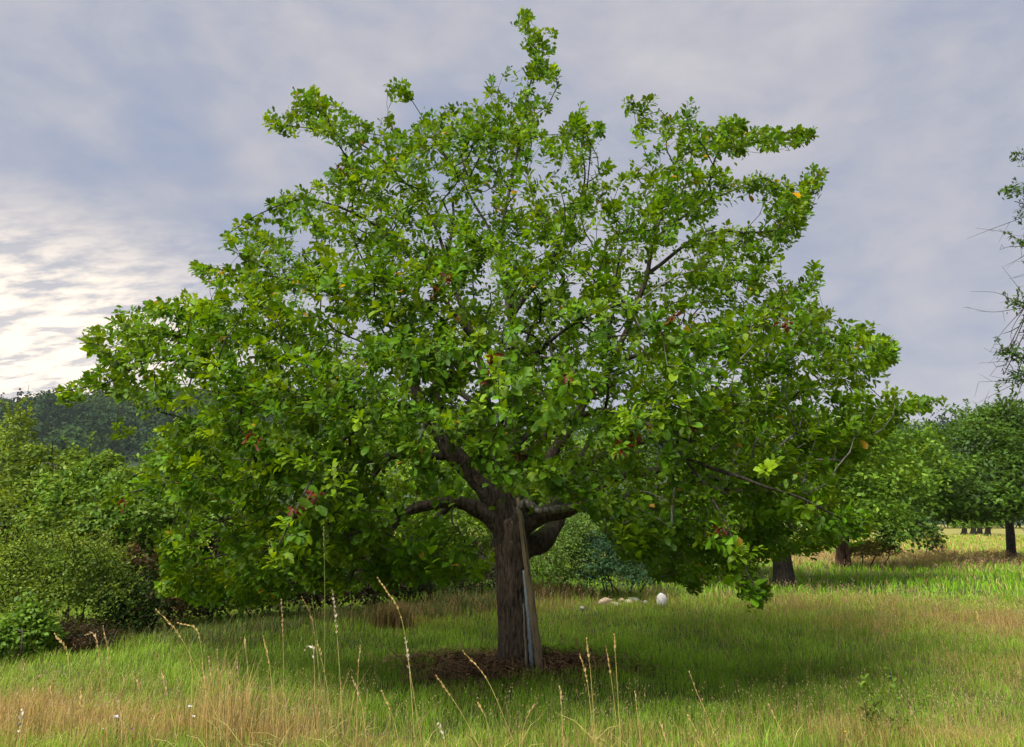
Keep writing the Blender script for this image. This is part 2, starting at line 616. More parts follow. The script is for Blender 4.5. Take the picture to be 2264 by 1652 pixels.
# ------------------------------------------------------------------ the old fruit tree
CROWN = [(1155, 20), (1175, 30), (1180, 60), (1215, 65), (1240, 80), (1235, 110), (1230, 150), (1240, 185), (1225, 240), (1190, 255), (1200, 280), (1235, 290), (1265, 270), (1270, 230), (1295, 230), (1290, 265), (1340, 270), (1335, 295), (1310, 310), (1320, 330), (1350, 350), (1390, 355), (1420, 345), (1430, 320), (1395, 325), (1400, 290), (1420, 270), (1385, 240), (1385, 215), (1440, 205), (1460, 225), (1465, 250), (1490, 225), (1520, 212), (1545, 235), (1560, 275), (1545, 300), (1580, 290), (1600, 262), (1640, 255), (1660, 280), (1720, 290), (1760, 285), (1800, 275), (1812, 285), (1795, 310), (1740, 325), (1700, 335), (1670, 330), (1640, 345), (1610, 335), (1580, 350), (1600, 370), (1640, 385), (1700, 380), (1740, 385), (1780, 385), (1800, 360), (1833, 375), (1815, 400), (1800, 440), (1785, 480), (1775, 510), (1755, 535), (1715, 560), (1750, 590), (1790, 570), (1820, 582), (1815, 630), (1790, 660), (1830, 675), (1850, 680), (1850, 710), (1900, 720), (1940, 715), (1945, 740), (1990, 760), (1985, 790), (1960, 810), (1940, 820), (1935, 850), (1970, 860), (2000, 855), (2030, 880), (2090, 880), (2085, 895), (2050, 905), (2000, 915), (1985, 935), (1950, 960), (1920, 1000), (1880, 1030), (1850, 1070), (1870, 1100), (1910, 1130), (1935, 1170), (1925, 1190), (1890, 1190), (1850, 1200), (1800, 1220), (1740, 1220), (1690, 1240), (1660, 1260), (1680, 1290), (1705, 1300), (1700, 1330), (1665, 1340), (1640, 1320), (1620, 1290), (1590, 1250), (1570, 1260), (1555, 1300), (1525, 1305), (1500, 1280), (1450, 1275), (1400, 1240), (1370, 1220), (1340, 1180), (1330, 1150), (1300, 1130), (1180, 1135), (1090, 1160), (1092, 1240), (1070, 1280), (1000, 1280), (900, 1290), (850, 1300), (810, 1290), (780, 1310), (740, 1310), (700, 1300), (660, 1300), (620, 1310), (580, 1330), (500, 1340), (430, 1330), (380, 1310), (345, 1330), (350, 1280), (360, 1220), (330, 1190), (340, 1160), (390, 1150), (370, 1110), (330, 1090), (270, 1110), (230, 1105), (235, 1075), (290, 1060), (280, 1030), (310, 1000), (330, 970), (360, 940), (400, 925), (400, 900), (350, 900), (330, 930), (300, 950), (260, 970), (210, 990), (200, 980), (250, 940), (260, 900), (230, 850), (190, 870), (150, 895), (110, 880), (100, 860), (150, 850), (180, 820), (240, 800), (210, 790), (180, 750), (185, 735), (220, 710), (250, 690), (255, 670), (275, 690), (310, 680), (330, 665), (360, 660), (400, 645), (430, 650), (440, 670), (470, 660), (500, 640), (530, 640), (470, 630), (420, 615), (405, 595), (440, 580), (500, 580), (540, 580), (530, 550), (490, 545), (483, 520), (510, 505), (530, 510), (520, 485), (560, 465), (565, 450), (600, 455), (610, 435), (650, 410), (700, 405), (730, 380), (750, 350), (740, 320), (745, 300), (700, 300), (650, 295), (600, 290), (580, 285), (585, 250), (640, 240), (640, 210), (655, 175), (675, 170), (690, 190), (720, 225), (760, 235), (790, 260), (830, 275), (850, 255), (890, 275), (930, 258), (970, 240), (1030, 230), (1060, 205), (1075, 175), (1120, 150), (1135, 140), (1150, 170), (1165, 130), (1170, 80), (1145, 50), (1145, 30)]
SPRIG = [(850, 195), (865, 180), (905, 183), (914, 210), (890, 225), (860, 215)]
HOLES = [[(1580, 445), (1640, 415), (1700, 440), (1735, 480), (1700, 505), (1620, 480)], [(640, 520), (690, 505), (700, 540), (645, 560)], [(1040, 455), (1085, 440), (1090, 470), (1055, 490)],
         [(1180, 540), (1215, 530), (1225, 565), (1190, 575)], [(1290, 500), (1350, 470), (1370, 520), (1310, 540)], [(890, 625), (960, 615), (965, 650), (900, 660)], [(1590, 830), (1640, 820), (1650, 850), (1600, 860)],
         [(1690, 600), (1760, 560), (1790, 600), (1720, 650)], [(300, 800), (380, 780), (400, 800), (320, 830)], [(1250, 620), (1310, 590), (1330, 625), (1270, 645)], [(670, 645), (730, 630), (740, 660), (680, 668)]]
FRONT_KEEPOUT = [(925, 935), (970, 935), (1020, 985), (1065, 1045), (1100, 1080), (1160, 1095), (1200, 1110), (1290, 1110), (1310, 1150), (1240, 1220), (1195, 1240), (1070, 1290), (1060, 1180), (980, 1150), (880, 1170), (860, 1130), (930, 1095), (1030, 1100), (985, 1045), (930, 975)]

# limbs: picture grid points with distance out, start radius, end radius
LIMBS = [
    ([(1128, 1185, 8.0), (1112, 1132, 7.95), (1062, 1068, 7.9), (1010, 1020, 7.8), (968, 968, 7.75), (940, 925, 7.7), (915, 860, 7.7), (905, 780, 7.6), (912, 690, 7.6), (930, 620, 7.6)], .16, .02),
    ([(1128, 1225, 8.0), (1106, 1172, 7.95), (1062, 1132, 7.9), (1000, 1113, 7.7), (930, 1122, 7.5), (885, 1148, 7.35), (845, 1195, 7.2), (790, 1240, 7.0)], .12, .025),
    ([(1132, 1215, 8.0), (1152, 1172, 7.9), (1200, 1142, 7.8), (1265, 1130, 7.8), (1325, 1095, 7.9), (1350, 1065, 8.0), (1430, 1050, 8.1), (1550, 1000, 8.2), (1700, 980, 8.3)], .105, .02),
    ([(1145, 1130, 7.75), (1165, 1108, 7.65), (1190, 1132, 7.5), (1250, 1127, 7.3), (1310, 1116, 7.0), (1420, 1085, 6.6), (1560, 1065, 6.2)], .05, .016),
    ([(1134, 1240, 8.0), (1160, 1212, 8.05), (1196, 1196, 8.1), (1226, 1160, 8.25), (1236, 1115, 8.7), (1245, 1075, 9.2), (1290, 1000, 9.9), (1350, 900, 10.6)], .125, .02),
    ([(1130, 1190, 8.05), (1120, 1130, 8.1), (1098, 1065, 8.15), (1085, 1000, 8.2), (1070, 880, 8.3), (1040, 740, 8.4), (990, 600, 8.4), (950, 480, 8.3), (880, 385, 8.2), (790, 315, 8.1), (690, 285, 8.0), (595, 275, 8.0)], .11, .006),
    ([(1132, 1180, 8.05), (1136, 1110, 8.1), (1125, 1010, 8.2), (1150, 860, 8.3), (1130, 700, 8.3), (1110, 560, 8.2), (1130, 400, 8.1), (1150, 290, 8.0), (1165, 210, 8.0), (1185, 130, 8.0), (1170, 70, 8.0), (1157, 35, 8.0)], .09, .005),
    ([(1140, 1130, 8.1), (1250, 960, 8.2), (1350, 800, 8.2), (1420, 640, 8.1), (1445, 530, 8.0), (1475, 420, 7.9), (1490, 365, 7.9), (1545, 325, 7.9), (1610, 300, 7.9), (1700, 296, 7.9), (1795, 290, 7.9)], .085, .005),
    ([(1445, 530, 8.0), (1530, 465, 7.8), (1610, 425, 7.7), (1690, 395, 7.7), (1735, 430, 7.7)], .02, .005),
    ([(1440, 600, 8.1), (1560, 520, 8.1), (1700, 515, 8.1), (1765, 495, 8.0), (1790, 440, 8.0), (1812, 382, 8.0)], .022, .004),
    ([(1150, 1130, 8.2), (1350, 1000, 8.8), (1550, 980, 9.0), (1760, 1060, 9.0), (1850, 1000, 8.9), (1950, 925, 8.8), (2010, 895, 8.8), (2080, 887, 8.8)], .06, .005),
    ([(1350, 800, 8.2), (1520, 760, 8.0), (1680, 720, 7.8), (1830, 740, 7.7), (1900, 745, 7.7), (1975, 770, 7.7)], .03, .005),
    ([(940, 925, 7.7), (820, 900, 7.5), (660, 865, 7.2), (500, 810, 7.0), (385, 795, 6.9), (310, 805, 6.9), (240, 845, 6.9), (120, 868, 6.9)], .045, .005),
    ([(910, 730, 7.6), (800, 680, 7.6), (700, 640, 7.6), (560, 605, 7.6), (430, 592, 7.6)], .025, .005),
    ([(1000, 1010, 7.8), (850, 1010, 7.6), (700, 1060, 7.4), (520, 1050, 7.2), (350, 1075, 7.1), (245, 1100, 7.1)], .045, .006),
    ([(1085, 1000, 8.1), (1000, 930, 7.3), (880, 900, 6.5), (770, 960, 5.8), (690, 1060, 5.3), (640, 1160, 5.1), (600, 1230, 5.0)], .045, .006),
    ([(1125, 1040, 8.0), (1260, 930, 7.2), (1400, 920, 6.3), (1510, 1010, 5.6), (1590, 1130, 5.2), (1640, 1240, 5.0), (1675, 1310, 4.95)], .045, .005),
    ([(1120, 1050, 8.0), (1110, 940, 7.2), (1170, 800, 6.2), (1280, 710, 5.5), (1380, 670, 5.1)], .04, .006),
    ([(1070, 900, 8.2), (960, 840, 9.2), (820, 790, 10.3), (700, 780, 11.2)], .04, .008),
    ([(1125, 1000, 8.2), (1280, 860, 9.2), (1450, 800, 10.4), (1560, 790, 11.2)], .04, .008),
    ([(1510, 1010, 5.6), (1640, 1060, 5.3), (1790, 1110, 5.3), (1905, 1175, 5.4)], .02, .005),
    ([(1085, 1000, 8.1), (1000, 860, 7.0), (960, 800, 6.0), (900, 780, 5.4), (820, 800, 5.0)], .035, .006),
    ([(860, 1010, 7.6), (760, 1130, 8.4), (640, 1200, 8.8), (480, 1250, 8.8), (380, 1300, 8.6)], .03, .006),
    ([(1000, 1113, 7.7), (940, 1170, 8.9), (850, 1220, 9.8), (720, 1260, 10.2)], .035, .008),
    ([(1040, 740, 8.4), (900, 560, 8.0), (790, 480, 7.7), (680, 440, 7.5), (580, 470, 7.4), (500, 520, 7.4)], .03, .005),
    ([(780, 470, 7.7), (775, 400, 7.7), (762, 340, 7.7)], .012, .004),
    ([(1130, 700, 8.3), (1230, 560, 8.2), (1290, 420, 8.0), (1285, 320, 7.9), (1282, 240, 7.9)], .03, .004),
    ([(1110, 560, 8.2), (1020, 400, 8.2), (960, 300, 8.2), (905, 215, 8.2), (870, 190, 8.2)], .02, .003),
]
WITHERED = [(1078, 778), (1075, 848), (1266, 823), (1350, 998), (1522, 966), (1400, 985), (970, 652), (997, 630), (270, 1098), (663, 1107), (700, 1118), (1560, 1152), (545, 968), (760, 378), (1490, 730), (1715, 700), (1150, 1000), (1545, 1165)]

tree_col = []


def raster(poly, fat):
    gx, gy = np.meshgrid(np.arange(0, 2264, 2) + 0.5, np.arange(0, 1652, 2) + 0.5)
    m = inpoly(gx.ravel(), gy.ravel(), poly).reshape(gx.shape)
    f = fat // 2
    o = m.copy()
    for dx, dy in ((f, 0), (-f, 0), (0, f), (0, -f)):
        if f:
            o |= np.roll(np.roll(m, dx, 1), dy, 0)
    return o


def inmask(m, u, v):
    a = np.clip((np.asarray(u) / 2).astype(int), 0, m.shape[1] - 1); b = np.clip((np.asarray(v) / 2).astype(int), 0, m.shape[0] - 1)
    return m[b, a]


def build_fruit_tree():
    crown8, crown, crown16 = raster(CROWN, 8), raster(CROWN, 0), raster(CROWN, 18)
    base = np.array([TREE_XY[0], TREE_XY[1], float(height(*TREE_XY))])
    tree = thing('fruit_tree', 'old spreading fruit tree with thick mossy trunk propped by a wooden post', 'tree', tuple(base))

    # ---- trunk with furrowed bark
    tp = np.array([at(u, v, TREE_D) for u, v in ((1142., 1500.), (1141., 1440.), (1137., 1340.), (1133., 1240.), (1130., 1190.), (1126., 1150.), (1122., 1085.))])
    tp = catmull(tp, 0.03)
    s = np.linspace(0, 1, len(tp))
    rad = 0.172 + 0.035 * np.exp(-s * 12) + 0.012 * smooth(0.6, 0.8, s) - 0.15 * smooth(0.8, 1.0, s)

    def wob(p, a):
        out = np.ones((len(p), len(a)))
        for i, q in enumerate(p):
            for j, t in enumerate(a):
                c, d = math.cos(t), math.sin(t)
                f = 1 - abs(noise.noise(Vector((c * 11 + 2, d * 11, q[2] * 4.5)))) * 2.2
                k = 1 - abs(noise.noise(Vector((c * 7.5 + 5, d * 7.5, q[2] * 3.2)))) * 1.6
                low = noise.noise(Vector((c * 1.2, d * 1.2, q[2] * 1.1 + 8)))
                rt = max(0, noise.noise(Vector((c * 1.8 + 3, d * 1.8, 0.3)))) * math.exp(-max(0, q[2]) * 7)
                out[i, j] = 1 + 0.035 * f + 0.05 * k - 0.05 + 0.08 * low + 1.1 * rt
        return out
    g = Geo()
    tube(g, tp, rad, 96, (0.088, 0.067, 0.053), wob=wob)
    g.build('trunk', M_BARK, tree, True)

    # ---- limbs and the nodes they give
    pos, par, minr, limb = [], [], [], []
    for p in tp[int(len(tp) * 0.7)::3]:
        par.append(len(pos) - 1); pos.append(p); minr.append(0.10); limb.append(-1)
    for li, (pts, r0, r1) in enumerate(LIMBS):
        P = np.array([at(float(u), float(v), d) for u, v, d in pts])
        P = catmull(P, 0.06)
        wig = np.array([[noise.noise(Vector(q * 2.3 + Vector((k * 7.0, li, 0)))) for k in range(3)] for q in map(Vector, P)])
        n = len(P)
        wig2 = np.array([[noise.noise(Vector(q * 0.9 + Vector((k * 5.0, 3 + li, 1)))) for k in range(3)] for q in map(Vector, P)])
        P = P + (wig * 0.035 + wig2 * 0.05 * r0 / 0.1) * (smooth(0.04, 0.25, np.linspace(0, 1, n)) * (1 - 0.92 * smooth(0.5, 0.9, np.linspace(0, 1, n))))[:, None]
        arr = np.array(pos)
        pr = int(np.argmin(((arr - P[0]) ** 2).sum(1)))
        t = np.linspace(0, 1, n)
        rr = r1 + (r0 - r1) * (1 - t) ** (2.4 if li in (5, 6, 7, 10) else 1.5)
        rr = rr * (1 + 0.22 * np.array([noise.noise(Vector((k * 0.31, li * 3.7, 0.5))) for k in range(n)]))
        for k in range(n):
            pos.append(P[k]); par.append(pr); minr.append(rr[k]); limb.append(li)
            pr = len(pos) - 1
    n_limb = len(pos)
    limb_arr = np.array(pos)

    # ---- where the leafy spurs sit
    want = 7300
    spurs = []
    while sum(len(x) for x in spurs) < want:
        n = 9000
        u = rng.uniform(90, 2100, n); v = rng.uniform(20, 1345, n)
        m = inmask(crown, u, v) | inpoly(u, v, SPRIG)
        for h in HOLES:
            m &= ~(inpoly(u, v, h) & (rng.random(n) < 0.93))
        u, v = u[m], v[m]
        n = len(u)
        du = (u - 1110) / 1060
        dv = np.where(v < 800, (v - 800) / 800, (v - 800) / 640)
        half = (2.9 + 0.8 * smooth(450, 750, v)) * np.sqrt(np.clip(1 - du ** 2 - dv ** 2, 0.012, 1))
        # lower skirt hangs round the outside, upper crown fills its volume
        sgn = np.where(rng.random(n) < np.where(v > 950, 0.56, 0.56), -1, 1)
        mag = rng.random(n) ** np.where(v > 900, 0.42, 0.62)
        y = TREE_D + sgn * mag * half * np.where(sgn < 0, 0.92, 1.0)
        ko = inpoly(u, v, FRONT_KEEPOUT) & (y < TREE_D + 0.9) & (rng.random(n) < 0.88)
        p = at(u, v, y)
        clump = np.array([noise.noise(Vector((a * 1.15, b * 1.15, c * 2.9))) for a, b, c in p])
        fine = np.array([noise.noise(Vector((a * 3.1 + 9, b * 3.1, c * 4.1))) for a, b, c in p])
        dens = 0.52 + 1.9 * clump + 0.8 * fine
        dens = dens * (0.55 + 0.45 * smooth(420, 760, v))
        # the dark hollow round the fork carries few leaves
        hollow = np.exp(-(((u - 1080) / 220) ** 2 + ((v - 1070) / 100) ** 2)) * 0.5 * (np.abs(y - TREE_D) < 2.4)
        keep = (~ko) & (rng.random(n) < np.clip(dens, 0.03, 1) * (1 - hollow)) & (p[:, 2] > 0.55)
        spurs.append(p[keep])
    spurs = np.concatenate(spurs)[:want]
    # more along the limbs' ends, so the long arms are clothed
    extra = []
    for i in range(n_limb):
        if limb[i] >= 0 and minr[i] < 0.02:
            end = minr[i] < 0.008
            for _ in range(1 if (i % 2 or end) else 0):
                extra.append(pos[i] + rng.normal(size=3) * (np.array([0.07, 0.07, 0.07]) if end else np.array([0.12, 0.13, 0.10])))
    extra = np.array(extra)
    eu, ev = project(extra)
    extra = extra[inmask(crown8, eu, ev) | inpoly_fat(eu, ev, SPRIG, 8)]
    ends = [pos[i] for i in range(n_limb) if limb[i] >= 0 and minr[i] < 0.012 and (i + 1 == n_limb or limb[i + 1] != limb[i] or (i + 3 < n_limb and limb[i + 3] != limb[i]))]
    spurs = np.concatenate([np.array(ends), spurs, extra])
    # keep spurs apart
    keep = []
    cell = {}
    for i, p in enumerate(spurs):
        k = tuple((p / 0.11).astype(int))
        if cell.get(k, 0) < 1:
            cell[k] = cell.get(k, 0) + 1
            keep.append(i)
    spurs = spurs[keep]

    # ---- join each spur to the wood: shortest reach plus a share of the way home
    d0 = np.array([np.sqrt(((limb_arr - p) ** 2).sum(1).min()) for p in spurs])
    order = np.argsort(d0)
    cap = n_limb + len(spurs) * 8
    NP = np.zeros((cap, 3)); NL = np.zeros(cap)
    NP[:n_limb] = limb_arr
    for i in range(n_limb):
        NL[i] = 0 if par[i] < 0 else NL[par[i]] + np.linalg.norm(limb_arr[i] - limb_arr[par[i]])
    cnt = n_limb
    spur_node, spur_dir = {}, {}
    for si in order:
        p = spurs[si]
        dd = np.sqrt(((NP[:cnt] - p) ** 2).sum(1))
        j = int(np.argmin(dd + 0.22 * NL[:cnt]))
        seg = p - NP[j]
        ln = np.linalg.norm(seg)
        if ln > 0.25:      # no twig crosses the open sky between two arms
            mid = NP[j] + seg * np.array([[0.3], [0.5], [0.7]])
            mu, mv = project(mid)
            if not inmask(crown8, mu, mv).all() and not ((mv < 262) & (mu > 840) & (mu < 960)).any():
                continue
        k = max(1, int(ln / 0.12))
        bend = rng.normal(size=3) * 0.09 * ln + np.array([0, 0, -0.06 * ln])
        prev = j
        for q in range(1, k + 1):
            t = q / k
            x = NP[j] + seg * t + bend * math.sin(t * math.pi) + (rng.normal(size=3) * 0.012 if q < k else 0)
            if cnt >= cap:
                break
            NP[cnt] = x; NL[cnt] = NL[prev] + ln / k
            par.append(prev); minr.append(0.0); limb.append(limb[prev]); pos.append(x)
            prev = cnt; cnt += 1
        spur_node[si] = prev
        spur_dir[si] = seg / (ln + 1e-9)
    tips = np.zeros(cnt)
    for si, nd in spur_node.items():
        tips[nd] += 1
    for i in range(cnt - 1, 0, -1):
        if par[i] >= 0:
            tips[par[i]] += tips[i]
    rad = np.maximum(np.array(minr), 0.0021 * np.maximum(tips, 1) ** 0.44)
    # children; each chain follows the heaviest child
    kids = [[] for _ in range(cnt)]
    for i in range(cnt):
        if par[i] >= 0:
            kids[par[i]].append(i)
    geos = {}
    starts = []
    done = np.zeros(cnt, bool)
    for i in range(cnt):
        if done[i] or limb[i] < 0:
            continue
        chain = [par[i]] if par[i] >= 0 else []
        rs = [min(rad[i] * 1.15, rad[par[i]])] if chain else []
        j = i
        while True:
            chain.append(j); rs.append(rad[j]); done[j] = True
            nx = [c for c in kids[j] if not done[c] and limb[c] == limb[i]]
            if not nx:
                break
            same = [c for c in nx if minr[c] > 0] if minr[j] > 0 else []
            j = max(same or nx, key=lambda c: rad[c])
        if len(chain) < 2:
            continue
        P = NP[chain]; rs = np.array(rs)
        for k in range(1, len(rs)):
            rs[k] = min(rs[k], rs[k - 1] * 1.06)
        rmax = rs[min(1, len(rs) - 1)]
        sides = 22 if rmax > 0.05 else 9 if rmax > 0.018 else 5 if rmax > 0.007 else 3
        li = limb[i]
        grey = li == 3 or (rmax < 0.02 and rng.random() < 0.12)
        c = np.array([0.20, 0.19, 0.175]) if grey else (np.array([0.075, 0.058, 0.046]) if rmax > 0.05 else np.array([0.05, 0.041, 0.034])) * rng.uniform(0.85, 1.15)
        w = None
        if sides >= 8:
            def w(p, a, li=li):
                return np.array([[1 + 0.17 * noise.noise(Vector((math.cos(t) * 1.3 + q[0] * 4, math.sin(t) * 1.3 + q[1] * 4, q[2] * 4 + li))) + 0.10 * noise.noise(Vector((math.cos(t) * 3.4 + q[0] * 11, math.sin(t) * 3.4 + q[1] * 11, q[2] * 11 + li))) for t in a] for q in p])
        tube(geos.setdefault(li, Geo()), P, np.maximum(rs, 0.0016), sides, c, cap=sides >= 5, wob=w)
    for li in sorted(geos):
        o = geos[li].build('branch', M_BARK, tree, True)
        if li == 3:
            o['label'] = 'pale grey lichened limb beside the wooden post'
        elif li == 1:
            o['label'] = 'thick mossy limb arching away from the trunk fork'

    # ---- leaves
    P, A, Nn, L, C = [], [], [], [], []
    ga = 2.399963
    for si, nd in spur_node.items():
        p = spurs[si]
        out = unit(np.array([p[0] - base[0], p[1] - base[1], 0.0]))
        ax = unit(spur_dir[si] * 0.75 + out * 0.5 + np.array([0, 0, 0.38]) + rng.normal(size=3) * 0.32)
        n = int(rng.integers(11, 22))
        ln = rng.uniform(0.06, 0.34)
        e1 = unit(np.cross(ax, rand_dir(1)[0])); e2 = np.cross(ax, e1)
        ph = rng.uniform(0, 6.28)
        tone = rng.uniform(0.66, 1.25)
        yel = rng.random() ** 2
        for k in range(n):
            t = k / (n - 1)
            r = e1 * math.cos(ph + k * ga) + e2 * math.sin(ph + k * ga)
            a = unit(r * (1.0 - 0.45 * t) + ax * (0.25 + 0.75 * t) + np.array([0, 0, -0.12]) + rng.normal(size=3) * 0.2)
            nr = unit(ax * 0.7 + np.array([0, 0, 0.85]) - r * 0.15 + rng.normal(size=3) * 0.33)
            P.append(p - ax * ln * (1 - t) * 0.9 + r * 0.012)
            A.append(a); Nn.append(nr)
            L.append(np.clip(rng.normal(0.063, 0.016), 0.028, 0.105) * (0.72 + 0.4 * math.sin(math.pi * min(1, 0.25 + 0.75 * t))))
            c = np.array([0.088, 0.212, 0.004]) * (1 - yel) + np.array([0.20, 0.32, 0.005]) * yel
            if rng.random() < 0.004:
                c = np.array([0.50, 0.30, 0.03])
            C.append(c * tone * rng.uniform(0.68, 1.16))
    P, A, Nn, L, C = map(np.array, (P, A, Nn, L, C))
    u, v = project(P + A * L[:, None] * 0.6)
    ins = inmask(crown8, u, v) | inpoly_fat(u, v, SPRIG, 9)
    ins |= (rng.random(len(u)) < 0.35) & inmask(crown16, u, v)
    near_ko = inpoly(u, v, FRONT_KEEPOUT) & (P[:, 1] < TREE_D) & (rng.random(len(u)) < 0.8)
    ok = ins & ~near_ko
    P, A, Nn, L, C = P[ok], A[ok], Nn[ok], L[ok], C[ok]
    dist = np.linalg.norm(P - EYE, axis=1)
    # the 300 leaves that show largest: nearest ones first seen along their line of sight
    u, v = project(P)
    order = np.argsort(dist / L)
    taken, seen = [], {}
    for i in order:
        k = (int(u[i] // 16), int(v[i] // 16))
        if k in seen:
            continue
        seen[k] = 1
        taken.append(i)
        if len(taken) == 300:
            break
    rest = np.ones(len(P), bool); rest[taken] = False
    g = Geo()
    for part, kd in ((rest & (P[:, 1] < 8.1), 'leaf'), (rest & (P[:, 1] >= 8.1), 'rhomb')):
        add_leaves(g, P[part], A[part], Nn[part], L[part], L[part] * rng.uniform(0.52, 0.74, part.sum()), C[part], kd)
    f = g.build('foliage', M_LEAF, tree)
    f['kind'] = 'stuff'
    # finer single leaf, shared by all of them, in four tones
    rows = [(0.0, 0.0), (0.08, 0.10), (0.24, 0.30), (0.46, 0.45), (0.68, 0.48), (0.86, 0.34), (0.96, 0.14), (1.0, 0.0)]
    lv, lt, lq = [(0, -0.18, 0.01)], [], []
    for t, w in rows:
        z = -0.14 * t * t
        lv += [(-w, t, z + 0.16 * w), (0, t, z), (w, t, z + 0.16 * w)]
    for k in range(len(rows) - 1):
        a = 1 + k * 3
        lq += [(a, a + 1, a + 4, a + 3), (a + 1, a + 2, a + 5, a + 4)]
    meshes = []
    for c in ((0.10, 0.235, 0.004), (0.125, 0.27, 0.004), (0.16, 0.30, 0.005), (0.20, 0.33, 0.006)):
        gg = Geo(); gg.add(np.array(lv[1:]), None, np.array(lq) - 1, c)
        meshes.append(gg.mesh('leaf', M_LEAF, True))
    for i in taken:
        o = bpy.data.objects.new('leaf', meshes[int(np.clip((C[i][1] - 0.17) / 0.045, 0, 3))])
        COL.objects.link(o)
        o.parent = tree
        a = unit(A[i]); sd_ = unit(np.cross(a, Nn[i])); upn = np.cross(sd_, a)
        Mx = Matrix.Identity(4)
        for r_ in range(3):
            Mx[r_][0] = sd_[r_] * L[i] * 0.6; Mx[r_][1] = a[r_] * L[i] * 1.02; Mx[r_][2] = upn[r_] * L[i]
            Mx[r_][3] = P[i][r_] - base[r_]
        o.matrix_local = Mx
    # ---- withered clusters, each hanging from the nearest twig in front
    su, sv = project(NP[:cnt])
    for (wu, wv) in WITHERED:
        d = (su - wu) ** 2 + (sv - wv) ** 2
        cand = np.where(d < 26 ** 2)[0]
        if len(cand) == 0:
            continue
        j = cand[np.argmin(NP[cand][:, 1])]
        q = NP[j] + np.array([0, -0.05, 0])
        g = Geo()
        n = 9
        a = unit(rng.normal(size=(n, 3)) * 0.6 + np.array([0, -0.3, -0.7]))
        add_leaves(g, q + rng.normal(size=(n, 3)) * 0.022, a, rand_dir(n), rng.uniform(.05, .085, n), rng.uniform(.02, .035, n), np.array([0.15, 0.036, 0.014]) * rng.uniform(0.5, 1.25, (n, 1)), 'leaf')
        o = g.build('withered_leaves', M_LEAF, tree)
        o['label'] = 'clump of withered rust brown leaves'
    print('fruit tree: spurs', len(spurs), 'nodes', cnt, 'leaves', len(P))


build_fruit_tree()


# ------------------------------------------------------------------ props against the trunk
def build_props():
    def pole(name, label, cat, top, bot, r0, r1, col, mat, sides=8, knots=True):
        b = np.array(bot); t_ = np.array(top)
        th = thing(name, label, cat, tuple(b))
        n = 26
        pts = b + (t_ - b) * np.linspace(-0.03, 1, n)[:, None]
        pts[1:-1] += rng.normal(size=(n - 2, 3)) * 0.0025
        g = Geo()

        def w(p, a):
            o = 1 + 0.05 * np.sin(a * 3 + 1)[None, :] * np.ones((len(p), 1))
            if knots:
                for k in (5, 11, 17, 21):
                    o[k] *= 1.07
            return o
        tube(g, pts, np.linspace(r0, r1, n), sides, np.array(col) * np.linspace(0.9, 1.1, n)[:, None], wob=w)
        g.build('pole' if cat != 'post' else 'shaft', mat, th, sides > 8)
        return th
    gz = lambda p: (p[0], p[1], float(height(p[0], p[1])))
    b = at(1196., 1486., 7.62); t_ = at(1146., 1102., 7.72)
    post = pole('prop_post', 'weathered wooden post leaning against the thick trunk', 'post', t_, gz(b), 0.043, 0.026, (0.19, 0.145, 0.09), M_WOOD, 10)
    # split cracks along the post
    g = Geo()
    bb = np.array(gz(b))
    for s, e, off in ((0.55, 0.9, 0.2), (0.1, 0.4, -0.25)):
        p0, p1 = bb + (t_ - bb) * s, bb + (t_ - bb) * e
        sh = np.array([off * 0.04, -0.032, 0])
        tube(g, [p0 + sh, (p0 + p1) / 2 + sh * 0.97, p1 + sh * 0.8], [0.002, 0.005, 0.002], 4, (0.03, 0.024, 0.018))
    g.build('crack', M_WOOD, post)
    b = at(1178., 1478., 7.70); t_ = at(1160., 1262., 7.74)
    pole('metal_pipe', 'thin blue grey metal pipe standing between trunk and wooden post', 'pipe', t_, gz(b), 0.021, 0.021, (0.26, 0.31, 0.36), M_METAL, 12, False)
    b = at(1165., 1492., 7.60); t_ = at(1157., 1335., 7.72)
    pole('wooden_stick', 'thin pale stick leaning at the foot of the trunk', 'stick', t_, gz(b), 0.014, 0.008, (0.20, 0.165, 0.12), M_WOOD, 7)
    b = at(1186., 1476., 7.78); t_ = at(1172., 1300., 7.80)
    pole('dark_stake', 'dark narrow stake half hidden behind the wooden post', 'stake', t_, gz(b), 0.018, 0.016, (0.075, 0.062, 0.05), M_WOOD, 6)


build_props()


